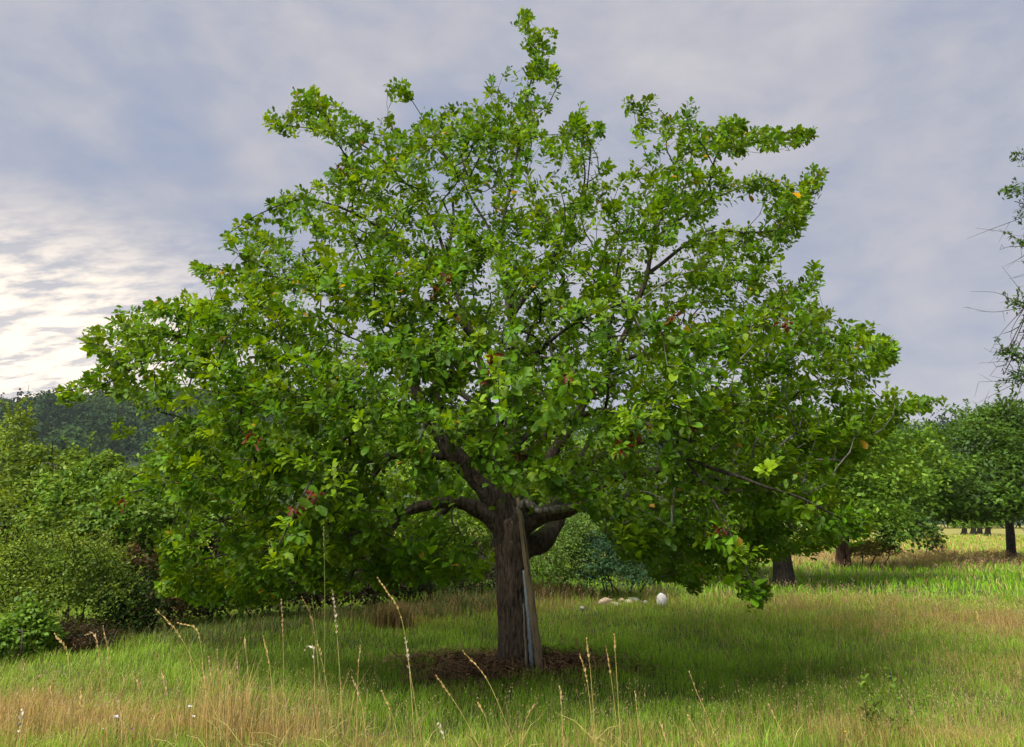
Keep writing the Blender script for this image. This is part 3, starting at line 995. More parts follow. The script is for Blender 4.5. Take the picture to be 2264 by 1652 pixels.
# ------------------------------------------------------------------ hedges, bushes and trees behind
def lump_foliage(lumps, n, size, cols, shoots=0, shoot_len=(0.25, 0.6), aspect=0.55, geo=None, up=0.6, fill=0.2, sub=9):
    """leaves over and inside a set of ellipsoid lumps (x, y, z, rx, ry, rz)"""
    g = geo or Geo()
    lumps = np.array(lumps, float)
    subs = [lumps * np.array([1, 1, 1, .86, .86, .86])]
    for l in lumps:
        dd = rand_dir(sub); dd[:, 2] = np.abs(dd[:, 2]) * 1.1 - 0.25
        sc_ = rng.uniform(0.26, 0.46, (sub, 1))
        subs.append(np.concatenate([l[:3] + dd * l[3:6] * 0.74, l[3:6] * sc_], 1))
    lumps = np.concatenate(subs)
    w = (lumps[:, 3] * lumps[:, 5] + lumps[:, 4] * lumps[:, 5] + lumps[:, 3] * lumps[:, 4])
    li = rng.choice(len(lumps), n, p=w / w.sum())
    d = rand_dir(n); d[:, 2] = np.where(d[:, 2] < -0.55, -d[:, 2], d[:, 2])
    bump = np.array([noise.noise(Vector((a * 2.2 + l * 3.3, b * 2.2, c * 2.2))) for (a, b, c), l in zip(d, li)])
    fine = np.array([noise.noise(Vector((a * 6.1, b * 6.1 + l, c * 6.1))) for (a, b, c), l in zip(d, li)])
    r = (1 + 0.42 * bump + 0.18 * fine) * (1 - np.abs(rng.normal(0, fill, n)))
    p = lumps[li, :3] + d * lumps[li, 3:6] * np.clip(r, 0.15, 1.4)[:, None]
    k = (p[:, 2] > 0.02) & (rng.random(n) < np.clip(0.75 + 1.3 * fine, 0.15, 1))
    p, d = p[k], d[k]
    n = len(p)
    nr = unit(d * 0.5 + np.array([0, 0, up]) + rng.normal(size=(n, 3)) * 0.5)
    al = unit(np.cross(nr, rand_dir(n)) + d * 0.35 + np.array([0, 0, -0.15]))
    cols = np.array(cols, float)
    patch = np.array([noise.noise(Vector(q * 1.3)) for q in p])
    ci = np.clip(((patch * 1.1 + 0.5 + rng.normal(0, 0.22, n)) * len(cols)).astype(int), 0, len(cols) - 1)
    c = cols[ci] * rng.uniform(0.75, 1.25, (n, 1))
    L = size * rng.uniform(0.7, 1.35, n)
    add_leaves(g, p, al, nr, L, L * aspect, c)
    for _ in range(shoots):
        l = lumps[rng.choice(len(lumps), p=w / w.sum())]
        dd = rand_dir(1)[0]; dd[2] = abs(dd[2]) + 0.25; dd = unit(dd)
        st = l[:3] + dd * l[3:6] * 0.9
        ax = unit(dd * 0.6 + np.array([0, 0, 0.9]) + rng.normal(size=3) * 0.25)
        ln = rng.uniform(*shoot_len)
        m = int(ln / (size * 0.35)) + 4
        t = np.linspace(0, 1, m)
        pp = st + ax * ln * t[:, None] + np.array([dd[0] * 0.25, dd[1] * 0.25, -0.35]) * ln * (t ** 2)[:, None]
        tube(g, pp[::max(1, m // 4)], 0.006, 3, (0.06, 0.055, 0.03), cap=False)
        a = unit(rand_dir(m) + ax * 0.5)
        add_leaves(g, pp, a, unit(np.array([0, 0, 1]) + rng.normal(size=(m, 3)) * 0.4), size * rng.uniform(0.7, 1.2, m), size * aspect, cols[rng.integers(0, len(cols), m)] * rng.uniform(0.85, 1.3, (m, 1)))
    return g


def lumps_px(items):
    """items: (u, v, y, half width px, half height px, depth m)"""
    out = []
    for u, v, y, hu, hv, dz in items:
        c = at(float(u), float(v), y)
        k = np.linalg.norm(c - EYE) / F * 0.98
        out.append((*c, hu * k, dz, hv * k))
    return out


def bush(name, label, cat, items, n, size, cols, shoots=0, stems=7, group=None, **kw):
    L = lumps_px(items)
    cx = np.mean([l[0] for l in L]); cy = np.mean([l[1] for l in L])
    t = thing(name, label, cat, (cx, cy, float(height(cx, cy))), group)
    g = Geo()
    for k in range(stems):
        l = L[k % len(L)]
        b = np.array([cx + (l[0] - cx) * 0.7 + rng.normal() * 0.2, cy + (l[1] - cy) * 0.7 + rng.normal() * 0.15, -0.05])
        e = np.array(l[:3]) + rng.normal(size=3) * np.array(l[3:6]) * 0.25
        m = (b + e) / 2 + rng.normal(size=3) * 0.12
        tube(g, catmull([b, m, e], 0.25), 0.006 + 0.0006 * cy, 5, (0.06, 0.05, 0.038))
    g.build('stems', M_TWIG, t)['kind'] = 'stuff'
    f = lump_foliage(L, n, size, cols, shoots, **kw).build('foliage', M_BGLEAF, t)
    f['kind'] = 'stuff'
    return t


OLIVE = [(0.105, 0.175, 0.018), (0.15, 0.235, 0.024), (0.20, 0.285, 0.034)]
MID = [(0.075, 0.155, 0.016), (0.105, 0.21, 0.018), (0.14, 0.255, 0.022)]
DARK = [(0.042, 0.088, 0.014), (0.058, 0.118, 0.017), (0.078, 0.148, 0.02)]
BLUE = [(0.029, 0.074, 0.036), (0.046, 0.108, 0.048), (0.065, 0.142, 0.060)]
BRIGHT = [(0.105, 0.210, 0.016), (0.154, 0.280, 0.018), (0.210, 0.329, 0.020)]
RUST = [(0.045, 0.05, 0.018), (0.085, 0.045, 0.022), (0.12, 0.05, 0.025)]
BROWN = [(0.05, 0.035, 0.02), (0.075, 0.05, 0.028), (0.045, 0.05, 0.02)]


def tree_bg(name, label, trunk, items, n, size, cols, shoots=0, limbs=6, group=None, tr=0.12, bare=0, lr=0.5, **kw):
    """trunk: list of (u, v, y); items: crown lumps"""
    P = np.array([at(float(u), float(v), y) for u, v, y in trunk])
    P[0][2] = float(height(P[0][0], P[0][1])) - 0.08
    t = thing(name, label, 'tree', (P[0][0], P[0][1], float(height(P[0][0], P[0][1]))), group)
    L = lumps_px(items)
    g = Geo()
    C = catmull(P, 0.15)
    bark = np.array([0.045, 0.038, 0.032])
    sides = 18

    def w(p, a):
        return np.array([[1 + 0.16 * noise.noise(Vector((math.cos(q) * 2.4, math.sin(q) * 2.4, z[2] * 1.6))) + 0.35 * math.exp(-max(0.0, z[2]) * 6) for q in a] for z in p])
    tube(g, C, np.linspace(tr, tr * 0.75, len(C)), sides, bark, wob=w)
    g.build('trunk', M_BARK, t, True)
    g = Geo()
    order = sorted(range(len(L)), key=lambda i: -L[i][3])
    for k in range(limbs):
        l = L[order[k % len(L)]]
        e = np.array(l[:3]) + rng.normal(size=3) * np.array(l[3:6]) * 0.35
        s = C[-1 - int(rng.integers(0, max(1, len(C) // 4)))]
        m = s * 0.45 + e * 0.55 + np.array([0, 0, 0.25]) + rng.normal(size=3) * 0.15
        Q = catmull([s, m, e], 0.2)
        tube(g, Q, np.linspace(tr * lr, 0.012, len(Q)), 7, bark)
        for _ in range(4):
            j = int(rng.integers(len(Q) // 3, len(Q)))
            e2 = Q[j] + rng.normal(size=3) * np.array(l[3:6]) * 0.6
            m2 = (Q[j] + e2) / 2 + rng.normal(size=3) * 0.08
            q2 = catmull([Q[j], m2, e2], 0.2)
            tube(g, q2, np.linspace(0.016, 0.005, len(q2)), 4, bark * 1.2, cap=False)
    for _ in range(bare):
        l = L[int(rng.integers(len(L)))]
        s = np.array(l[:3])
        e = s + unit(rand_dir(1)[0] * np.array([1, .6, .7]) + np.array([-0.7, 0, -0.1])) * rng.uniform(0.8, 1.9)
        q2 = catmull([s, (s + e) / 2 + rng.normal(size=3) * 0.12, e], 0.15)
        tube(g, q2, np.linspace(0.014, 0.004, len(q2)), 3, bark * 1.5, cap=False)
        for _k in range(3):
            j = int(rng.integers(1, len(q2)))
            e3 = q2[j] + rng.normal(size=3) * 0.22
            tube(g, [q2[j], e3], [0.006, 0.003], 3, bark * 1.5, cap=False)
    g.build('limbs', M_BARK, t, True)
    f = lump_foliage(L, n, size, cols, shoots, **kw).build('crown', M_BGLEAF, t)
    f['kind'] = 'stuff'
    return t


# hedge on the valley side, from far to near
HG = 'hedge trees along the meadow edge'
tree_bg('hedge_tree', 'tall pale green hedge tree below the radio mast', [(40, 1400, 13.5), (45, 1200, 13.5), (55, 1080, 13.5)],
        [(30, 1060, 13.5, 60, 80, 1.0), (-50, 1030, 13.5, 80, 90, 1.2), (40, 1140, 13.2, 120, 90, 1.3), (130, 1105, 13.4, 70, 70, 1.0), (150, 1045, 13.6, 28, 45, 0.5), (85, 1030, 13.6, 26, 45, 0.5), (42, 950, 13.6, 24, 40, 0.4)], 17000, 0.085, OLIVE, 70, shoot_len=(0.25, 0.6), group=HG, tr=0.10)
tree_bg('hedge_tree', 'olive green hedge tree with twiggy top beside the low bramble', [(230, 1400, 13.0), (232, 1250, 13.0), (235, 1120, 13.0)],
        [(205, 1075, 13.2, 65, 50, 1.0), (285, 1095, 13.0, 75, 55, 1.0), (170, 1145, 12.6, 95, 75, 1.1), (300, 1175, 12.6, 105, 85, 1.1), (180, 1030, 13.4, 22, 36, 0.5), (240, 1035, 13.4, 20, 34, 0.5)], 17000, 0.085, OLIVE + MID, 60, shoot_len=(0.25, 0.55), group=HG, tr=0.09)
tree_bg('hedge_tree', 'bright green hedge tree glimpsed behind the hanging left branches', [(480, 1380, 13.8), (480, 1250, 13.8), (485, 1150, 13.8)],
        [(430, 1060, 13.8, 120, 120, 1.2), (540, 1050, 14.0, 130, 130, 1.2), (470, 1190, 13.4, 170, 110, 1.3)], 13000, 0.09, MID + BRIGHT, 30, group=HG, tr=0.1)
tree_bg('hedge_tree', 'yellow green tree seen under the arching mossy limb', [(800, 1340, 14.5), (800, 1230, 14.5), (805, 1120, 14.5)],
        [(700, 1100, 14.5, 130, 130, 1.2), (830, 1060, 14.5, 130, 130, 1.3), (940, 1070, 14.8, 120, 130, 1.2), (850, 1190, 14.2, 190, 90, 1.2), (1010, 1160, 14.6, 100, 100, 1.1)], 18000, 0.09, BRIGHT, 20, group=HG, tr=0.11)
tree_bg('hedge_tree', 'mid green tree filling the gap behind the trunk fork', [(1090, 1320, 17.5), (1092, 1220, 17.5), (1095, 1120, 17.5)],
        [(1090, 1060, 17.5, 130, 110, 1.4), (1210, 1050, 18, 140, 110, 1.4), (1350, 1060, 18.5, 140, 110, 1.4), (1130, 1160, 17, 110, 80, 1.2)], 14000, 0.095, MID + BRIGHT, 15, group=HG, tr=0.11)

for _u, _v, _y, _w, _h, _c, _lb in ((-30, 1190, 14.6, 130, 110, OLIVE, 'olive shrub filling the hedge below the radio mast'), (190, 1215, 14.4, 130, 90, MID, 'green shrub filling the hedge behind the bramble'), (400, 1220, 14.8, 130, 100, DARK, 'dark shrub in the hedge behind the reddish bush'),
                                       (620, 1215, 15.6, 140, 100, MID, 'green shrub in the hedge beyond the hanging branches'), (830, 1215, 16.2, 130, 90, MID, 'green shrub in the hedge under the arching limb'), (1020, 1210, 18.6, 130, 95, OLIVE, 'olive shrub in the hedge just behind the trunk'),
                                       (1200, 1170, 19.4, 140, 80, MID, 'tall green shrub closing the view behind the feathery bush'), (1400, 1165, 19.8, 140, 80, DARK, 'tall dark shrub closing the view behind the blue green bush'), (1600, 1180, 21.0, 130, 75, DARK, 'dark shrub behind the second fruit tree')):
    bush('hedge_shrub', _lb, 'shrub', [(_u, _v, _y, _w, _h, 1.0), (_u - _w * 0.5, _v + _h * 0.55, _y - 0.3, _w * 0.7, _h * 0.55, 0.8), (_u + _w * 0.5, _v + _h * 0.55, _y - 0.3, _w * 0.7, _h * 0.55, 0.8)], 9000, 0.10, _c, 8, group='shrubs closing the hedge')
bush('bush', 'pale green feathery bush right behind the thick trunk', 'bush', [(1225, 1205, 14.6, 90, 75, 0.9), (1185, 1260, 14.4, 80, 65, 0.9), (1265, 1250, 14.5, 70, 75, 0.8), (1300, 1190, 15.0, 70, 55, 0.7)], 20000, 0.055, [(0.12, 0.21, 0.04), (0.15, 0.26, 0.045), (0.19, 0.30, 0.06)], 26, aspect=0.42)
bush('bush', 'dark blue green bush beyond the pale stones', 'bush', [(1330, 1238, 14.4, 70, 62, 0.8), (1395, 1240, 14.8, 80, 62, 0.8), (1350, 1275, 14.2, 90, 38, 0.7), (1440, 1262, 14.8, 60, 40, 0.6)], 15000, 0.06, BLUE, 12, aspect=0.45)
bush('bush', 'deep green bush between the white boulder and second tree', 'bush', [(1480, 1240, 16.8, 100, 65, 0.9), (1580, 1235, 17.2, 90, 70, 0.9), (1540, 1180, 17.6, 120, 70, 1.0), (1430, 1170, 17.8, 110, 80, 1.0)], 12000, 0.075, DARK, 10)
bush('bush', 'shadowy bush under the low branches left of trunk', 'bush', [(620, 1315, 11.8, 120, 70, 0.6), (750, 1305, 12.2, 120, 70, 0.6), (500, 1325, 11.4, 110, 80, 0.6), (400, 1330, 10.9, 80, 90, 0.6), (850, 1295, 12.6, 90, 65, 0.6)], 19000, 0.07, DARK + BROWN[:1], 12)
bush('bush', 'scrubby grey green thicket between the hedge and trunk', 'bush', [(890, 1280, 13.2, 90, 65, 0.6), (980, 1275, 13.6, 90, 70, 0.6), (1070, 1280, 14.0, 80, 70, 0.6), (1010, 1240, 14.4, 90, 60, 0.6)], 15000, 0.06, [(0.05, 0.065, 0.028), (0.075, 0.085, 0.035), (0.06, 0.055, 0.03)], 15)
bush('bramble_bush', 'low olive bramble bush with arching tips at the meadow edge', 'bush', [(90, 1290, 9.6, 120, 85, 0.8), (190, 1290, 9.8, 100, 75, 0.8), (130, 1240, 10.2, 110, 55, 0.8), (-30, 1300, 9.6, 110, 95, 0.8), (120, 1350, 9.3, 130, 60, 0.7)], 26000, 0.042, OLIVE, 190, shoot_len=(0.25, 0.6))
bush('bush', 'dark bush with reddish brown leaves beside the low bramble', 'bush', [(300, 1290, 10.3, 60, 75, 0.5), (330, 1360, 10.0, 70, 70, 0.5), (270, 1370, 9.8, 60, 70, 0.5)], 9000, 0.048, DARK[:2] + RUST, 12)
bush('bush', 'leafy green sapling in front of the bramble', 'bush', [(45, 1410, 8.4, 60, 60, 0.4), (10, 1450, 8.3, 60, 60, 0.4)], 4500, 0.06, MID, 6)
bush('dead_brush', 'heap of dead brown brush at the foot of the bramble', 'brush', [(130, 1450, 8.9, 90, 55, 0.45), (210, 1455, 9.0, 70, 50, 0.4), (170, 1410, 9.1, 90, 40, 0.4)], 8000, 0.05, BROWN + RUST[1:2], 0, aspect=0.25)

# fruit trees on the meadow
FG = 'fruit trees standing on the meadow beyond'
tree_bg('fruit_tree', 'second fruit tree with dark slanting trunk shading the meadow', [(1735, 1293, 17.5), (1728, 1230, 17.5), (1715, 1160, 17.5), (1705, 1090, 17.5)],
        [(1600, 1080, 17.3, 130, 90, 1.6), (1730, 1010, 17.5, 150, 120, 1.8), (1870, 1020, 17.5, 130, 90, 1.6), (1560, 1160, 17.0, 90, 70, 1.2), (1720, 1140, 16.6, 150, 80, 1.4), (1850, 1110, 17.0, 120, 80, 1.4), (1930, 950, 18, 90, 60, 1.2), (1640, 960, 18, 140, 110, 1.6), (1780, 1200, 16.5, 60, 40, 0.6), (1960, 1075, 17.8, 100, 75, 1.3), (1910, 1150, 17.2, 90, 60, 1.1), (2010, 1010, 18.2, 70, 50, 1.0)],
        32000, 0.11, MID[1:] + BRIGHT, 130, shoot_len=(0.4, 0.9), group=FG, tr=0.22)
tree_bg('fruit_tree', 'dark green fruit tree with foliage drooping to the meadow', [(1866, 1226, 24), (1866, 1190, 24), (1870, 1130, 24)],
        [(1900, 1090, 23.5, 90, 80, 1.5), (1970, 1110, 23, 90, 80, 1.5), (2000, 1180, 22, 55, 60, 1.0), (1900, 1160, 22.5, 80, 60, 1.3), (2030, 1050, 24, 80, 60, 1.4), (1960, 1160, 22.5, 60, 60, 1.0)],
        24000, 0.13, DARK + MID, 90, shoot_len=(0.4, 1.0), group=FG, tr=0.17)
tree_bg('fruit_tree', 'broad leafy fruit tree crowding the right meadow', [(2236, 1228, 28), (2234, 1190, 28), (2230, 1130, 28)],
        [(2060, 1060, 26, 90, 70, 1.6), (2150, 1010, 26, 110, 70, 1.8), (2250, 990, 26.5, 110, 80, 2), (2130, 1090, 25, 120, 70, 1.8), (2240, 1080, 25, 120, 80, 2), (2040, 1120, 25, 60, 45, 1.2), (2190, 1130, 25, 110, 40, 1.6), (2130, 1140, 25.5, 90, 28, 1.4), (2250, 1140, 25.5, 90, 30, 1.4), (2170, 940, 27, 60, 40, 1.2), (2240, 930, 27, 60, 40, 1.2)],
        34000, 0.15, DARK[1:] + MID[:2], 130, shoot_len=(0.5, 1.2), group=FG, tr=0.16)
tree_bg('pear_tree', 'tall thin sparse tree with bare twigs above the broad one', [(2375, 1215, 22), (2375, 1000, 22), (2380, 700, 22), (2378, 420, 22)],
        [(2262, 425, 22, 45, 26, 0.4), (2278, 475, 22, 36, 26, 0.4), (2275, 545, 22, 30, 20, 0.3), (2265, 680, 22, 30, 28, 0.3), (2250, 790, 22, 42, 22, 0.5), (2262, 840, 22, 42, 24, 0.5), (2330, 600, 22, 50, 80, 0.6), (2335, 400, 22, 50, 70, 0.6), (2320, 800, 22, 50, 70, 0.6), (2258, 352, 22, 18, 16, 0.3)],
        3600, 0.15, DARK + MID[:1], 34, limbs=16, tr=0.11, lr=0.2, bare=30, aspect=0.42, shoot_len=(0.3, 0.8), fill=0.5)
for k, (u, v, y, s) in enumerate(((2132, 1189, 62, 1.0), (2152, 1187, 64, 0.9), (2166, 1186, 66, 1.0), (2184, 1188, 58, 1.1))):
    tree_bg('orchard_tree', 'small distant orchard tree on the dry slope', [(u, v, y), (u, v - 12, y), (u + 1, v - 24, y)],
            [(u, v - 34, y, 26 * s, 16, 1.4), (u + 14, v - 30, y, 20 * s, 14, 1.2), (u - 12, v - 28, y, 18 * s, 12, 1.2)], 1400, 0.22, MID, 0, limbs=4, group='small orchard trees far across the meadow', tr=0.22)
for _k, (_u, _w) in enumerate(((1790, 90), (1900, 80), (2010, 85), (2110, 80), (2210, 90), (2320, 90))):
    bush('field_tree', 'dark tree in the far hedgerow behind the orchard', 'tree', [(_u, 1128, 95 + 3 * (_k % 2), _w, 34, 3.0), (_u - _w * 0.4, 1138, 94, _w * 0.6, 26, 2.5), (_u + _w * 0.4, 1138, 94, _w * 0.6, 26, 2.5)], 2600, 0.5, DARK, 0, group='trees of the far hedgerow')
bush('dead_bush', 'reddish brown dead bush beyond the drooping tree', 'bush', [(2066, 1203, 30, 22, 16, 0.5), (2074, 1212, 30, 18, 12, 0.4)], 1800, 0.07, [(0.14, 0.06, 0.035), (0.20, 0.10, 0.06)], 8, aspect=0.2)
bush('bush', 'yellowish scrub beside the stumps under the drooping tree', 'bush', [(1940, 1215, 23, 45, 24, 0.5), (1900, 1222, 23.2, 40, 18, 0.5)], 6000, 0.09, [(0.15, 0.18, 0.03), (0.24, 0.21, 0.05)], 8, stems=3, aspect=0.3)


def build_meadow_bits():
    # stumps by the drooping tree
    for u, v0, v1, w, lb in ((1856, 1230, 1196, 9, 'wide reddish brown stump beside the drooping tree'), (1873, 1228, 1204, 6, 'narrow reddish brown stump beside the wide one')):
        b = at(float(u), float(v0), 23.0); b[2] = float(height(b[0], b[1])) - 0.03
        t_ = at(float(u), float(v1), 23.0)
        k = 23.0 / F
        g = Geo()
        n = 12

        def w_(p, a):
            return np.array([[1 + 0.2 * noise.noise(Vector((math.cos(q) * 2, math.sin(q) * 2 + u, z[2] * 3))) + 0.3 * math.exp(-max(0, z[2]) * 8) for q in a] for z in p])
        tube(g, b + (t_ - b) * np.linspace(0, 1, n)[:, None], np.linspace(w * k * 1.1, w * k * 0.9, n), 14, (0.13, 0.075, 0.05), wob=w_)
        tag(g.build('tree_stump', M_BARK, None, True, offset=b), lb, 'stump')
    # wooden pole far behind
    b = at(1940., 966., 60.0); p0 = np.array([b[0], b[1], 0.0]); p1 = at(1940., 940., 60.0)
    t = thing('utility_pole', 'dark wooden utility pole far behind the fruit trees', 'pole', tuple(p0))
    g = Geo(); tube(g, [p0, (p0 + p1) / 2, p1], [0.13, 0.11, 0.09], 9, (0.06, 0.05, 0.04)); g.build('shaft', M_WOOD, t)
    g = Geo(); tube(g, [p1 - (0.5, 0, 0.35), p1 + (0.5, 0, -0.35)], 0.05, 6, (0.06, 0.05, 0.04)); g.build('crossarm', M_WOOD, t)

    # stones
    def rock(u, v, y, w, h, d, col, name, label, cat, lobes=0.22, flat=False, seed=0.0, group=None, sink=0.25):
        k = y / F
        c = at(float(u), float(v), y)
        n1, n2 = 14, 20
        th = np.linspace(0, math.pi, n1)[:, None]; ph = np.arange(n2)[None, :] / n2 * 2 * math.pi
        X = np.sin(th) * np.cos(ph); Y = np.sin(th) * np.sin(ph); Z = np.cos(th) * np.ones_like(ph)
        P = np.stack([X, Y, Z], -1).reshape(-1, 3)
        if flat:
            P = np.sign(P) * np.abs(P) ** 0.5
            P = P @ np.array(Matrix.Rotation(seed * 1.7, 3, 'Z') @ Matrix.Rotation(0.18 * math.sin(seed * 9), 3, 'Y'))
        nz = np.array([noise.noise(Vector(q * 1.4 + np.array([seed, 0, seed]))) * lobes + noise.noise(Vector(q * 4 + np.array([seed, 0, 3]))) * lobes * 0.35 for q in P])
        P = P * (1 + nz)[:, None] * np.array([w * k / 2, d / 2, h * k / 2])
        zc = max(0.0, c[2] - float(height(c[0], c[1])))
        i = np.arange(n1 - 1)[:, None] * n2; j = np.arange(n2)[None, :]; jj = (j + 1) % n2
        q = np.stack([i + j, i + n2 + j, i + n2 + jj, i + jj], -1).reshape(-1, 4)
        g = Geo(); g.add(P + c, None, q, col)
        return tag(g.build(name, M_STONE, None, True, offset=c), label, cat, group)
    rock(1463, 1328, float(ground_at(1463., 1346.)[1]), 22, 32, 0.18, (0.64, 0.62, 0.61), 'boulder', 'white egg shaped boulder standing in the meadow grass', 'boulder', 0.13, seed=2.0)
    SG = 'pale stones lying in the meadow grass'
    for (u, v, w, h, col, lb, sd_) in ((1338, 1336, 36, 17, (0.46, 0.34, 0.25), 'largest pinkish tan stone slab in the pale stone row', 1), (1363, 1340, 24, 9, (0.47, 0.41, 0.29), 'low cream stone touching the pinkish tan slab', 2),
                                       (1374, 1333, 16, 11, (0.43, 0.31, 0.22), 'small pinkish stone in the middle of the row', 3), (1390, 1337, 24, 14, (0.48, 0.42, 0.28), 'cream yellow stone leaning on the long grey one', 4),
                                       (1402, 1329, 30, 11, (0.40, 0.38, 0.33), 'long grey stone resting behind the cream stones', 5), (1287, 1347, 14, 9, (0.36, 0.36, 0.32), 'small grey stone lying apart towards the trunk', 6), (1428, 1334, 12, 7, (0.38, 0.38, 0.32), 'tiny grey stone lying towards the white boulder', 7)):
        c = ground_at(float(u), float(v) + 5); y = float(c[1]); c[2] = float(height(c[0], c[1])) + 0.05
        k = y / F
        rs_ = np.random.default_rng(sd_ + 40)
        q = unit(rs_.normal(size=(26, 3))) * rs_.uniform(0.8, 1.0, (26, 1)) * np.array([w * k / 2, 0.12, h * k * 0.62]) + c
        q[:, 2] += (q[:, 0] - c[0]) * 0.18 * math.sin(sd_ * 2.3)
        bm = bmesh.new()
        for p in q:
            bm.verts.new(p - c)
        r_ = bmesh.ops.convex_hull(bm, input=bm.verts)
        for v_ in [x for x in bm.verts if not x.link_faces]:
            bm.verts.remove(v_)
        bmesh.ops.bevel(bm, geom=bm.edges[:], offset=0.008, segments=1, affect='EDGES')
        me = bpy.data.meshes.new('stone'); bm.to_mesh(me); bm.free()
        ca = me.color_attributes.new('Col', 'FLOAT_COLOR', 'POINT')
        ca.data.foreach_set('color', np.tile([*col, 1.0], len(me.vertices)).astype(np.float32))
        me.materials.append(M_STONE)
        o = bpy.data.objects.new('stone', me); COL.objects.link(o); o.location = c
        tag(o, lb, 'stone', SG)
    # small dark peg in the grass
    b = at(1970., 1530., 7.2); b[2] = float(height(b[0], b[1]))
    g = Geo(); tube(g, [b + (0, 0, -0.05), b + (0.004, 0, 0.10), b + (0.01, 0, 0.16)], [0.012, 0.012, 0.010], 8, (0.03, 0.03, 0.035)); 
    tag(g.build('peg', M_METAL, None, offset=b), 'small black peg standing in the green meadow', 'peg')
    # weed on the right
    pts = at(np.array([1935., 1950., 1925., 1965., 1945.]), np.array([1640., 1600., 1570., 1610., 1560.]), np.array([5.6, 5.7, 5.8, 5.7, 5.8]))
    t = thing('weed', 'broad leaved yellow green weed rising from the meadow', 'plant', (pts[0][0], pts[0][1], 0.0))
    g = Geo(); lf = Geo()
    for k in range(9):
        bx = np.array([pts[0][0] + rng.normal() * 0.05, pts[0][1] + rng.normal() * 0.05, 0.0])
        e = bx + np.array([rng.normal() * 0.11, rng.normal() * 0.08, rng.uniform(0.25, 0.46)])
        q = catmull([bx, (bx + e) / 2 + rng.normal(size=3) * 0.02, e], 0.04)
        tube(g, q, np.linspace(0.004, 0.002, len(q)), 4, (0.10, 0.16, 0.03), cap=False)
        m = len(q)
        add_leaves(lf, np.repeat(q, 2, 0), unit(rand_dir(2 * m) * np.array([1, 1, .4]) + np.array([0, 0, 0.3])), unit(np.array([0, 0, 1.]) + rng.normal(size=(2 * m, 3)) * 0.3), rng.uniform(.035, .065, 2 * m), 0.028, np.array([0.12, 0.2, 0.02]) * rng.uniform(0.8, 1.4, (2 * m, 1)), 'leaf')
    g.build('stems', M_TWIG, t); lf.build('foliage', M_LEAF, t)


build_meadow_bits()


# ------------------------------------------------------------------ dry hay round the trunk
def build_hay():
    g = Geo()
    n = 6000
    a = rng.uniform(0, 2 * math.pi, n); r = np.sqrt(rng.uniform(0.02, 1, n)) * rng.choice([1, 1, 1, 1.2], n)
    edge = 1 + 0.22 * np.sin(a * 3 + 0.6) + 0.13 * np.sin(a * 7 + 2)
    x = TREE_XY[0] + np.cos(a) * r * 1.28 * edge; y = TREE_XY[1] - 0.05 + np.sin(a) * r * 0.86 * edge
    hump = 0.11 * np.exp(-((r - 0.5) / 0.32) ** 2) * (0.5 + 0.5 * np.sin(a * 4 + r * 5)) + 0.03
    z = height(x, y) + hump * rng.uniform(0.2, 1.1, n)
    k = r * edge < 1.35
    k &= (rng.random(n) < 1.15 - 0.75 * r)
    x, y, z = x[k], y[k], z[k]
    n = len(x)
    d = rand_dir(n); d[:, 2] *= 0.22; d = unit(d)
    L = rng.uniform(0.08, 0.26, n)[:, None]
    b = rng.normal(size=(n, 3)) * 0.03
    p0 = np.stack([x, y, z], -1); p1 = p0 + d * L * 0.5 + b; p2 = p0 + d * L
    s = unit(np.cross(d, np.array([0, 0, 1.]))) * rng.uniform(0.0025, 0.006, (n, 1)) + np.array([0, 0, 0.002])
    v = np.stack([p0 - s, p0 + s, p1 - s, p1 + s, p2 - s, p2 + s], 1)
    q = (np.array([(0, 1, 3, 2), (2, 3, 5, 4)])[None] + (np.arange(n) * 6)[:, None, None]).reshape(-1, 4)
    c = np.array([0.15, 0.086, 0.045]) * rng.uniform(0.35, 1.6, (n, 1))
    g.add(v.reshape(-1, 3), None, q, np.repeat(c, 6, 0))
    tag(g.build('dry_hay', M_STRAW), 'dark brown dry hay strewn round the foot of the trunk', 'hay', kind='stuff')


build_hay()


# ------------------------------------------------------------------ grass
def blades(g, x, y, h, w, col, lean=0.5, tipcol=1.25):
    n = len(x)
    z = height(x, y) - 0.01
    a = rng.uniform(0, 2 * math.pi, n)
    ln = np.abs(rng.normal(0, lean, n)) + 0.05
    wind = np.array([0.04, 0.0])
    dx = np.cos(a) * ln + wind[0]; dy = np.sin(a) * ln + wind[1]
    b = rng.uniform(0, 2 * math.pi, n)
    sx, sy = np.cos(b) * w / 2, np.sin(b) * w / 2 * 0.6
    v = np.zeros((n, 5, 3))
    v[:, 0] = np.stack([x - sx, y - sy, z], -1); v[:, 1] = np.stack([x + sx, y + sy, z], -1)
    mx, my, mz = x + dx * h * 0.32, y + dy * h * 0.32, z + h * 0.62
    v[:, 2] = np.stack([mx - sx * .8, my - sy * .8, mz], -1); v[:, 3] = np.stack([mx + sx * .8, my + sy * .8, mz], -1)
    v[:, 4] = np.stack([x + dx * h, y + dy * h, z + h * (1 - 0.28 * np.clip(ln, 0, 1.3))], -1)
    o = np.arange(n) * 5
    q = np.stack([o, o + 1, o + 3, o + 2], -1); t = np.stack([o + 2, o + 3, o + 4], -1)
    c = np.repeat(col[:, None, :], 5, 1)
    c[:, 4] *= tipcol
    g.add(v.reshape(-1, 3), t, q, c.reshape(-1, 3))


def field_points(n, y0, y1, power):
    t = rng.random(n)
    y = (y0 ** power + t * (y1 ** power - y0 ** power)) ** (1 / power)
    x = rng.uniform(-1, 1, n) * (0.74 * y + 1.2)
    return x, y


def hay_mask(x, y):
    r = np.sqrt(((x - TREE_XY[0]) / 1.22) ** 2 + ((y - TREE_XY[1] + 0.05) / 0.80) ** 2)
    return r


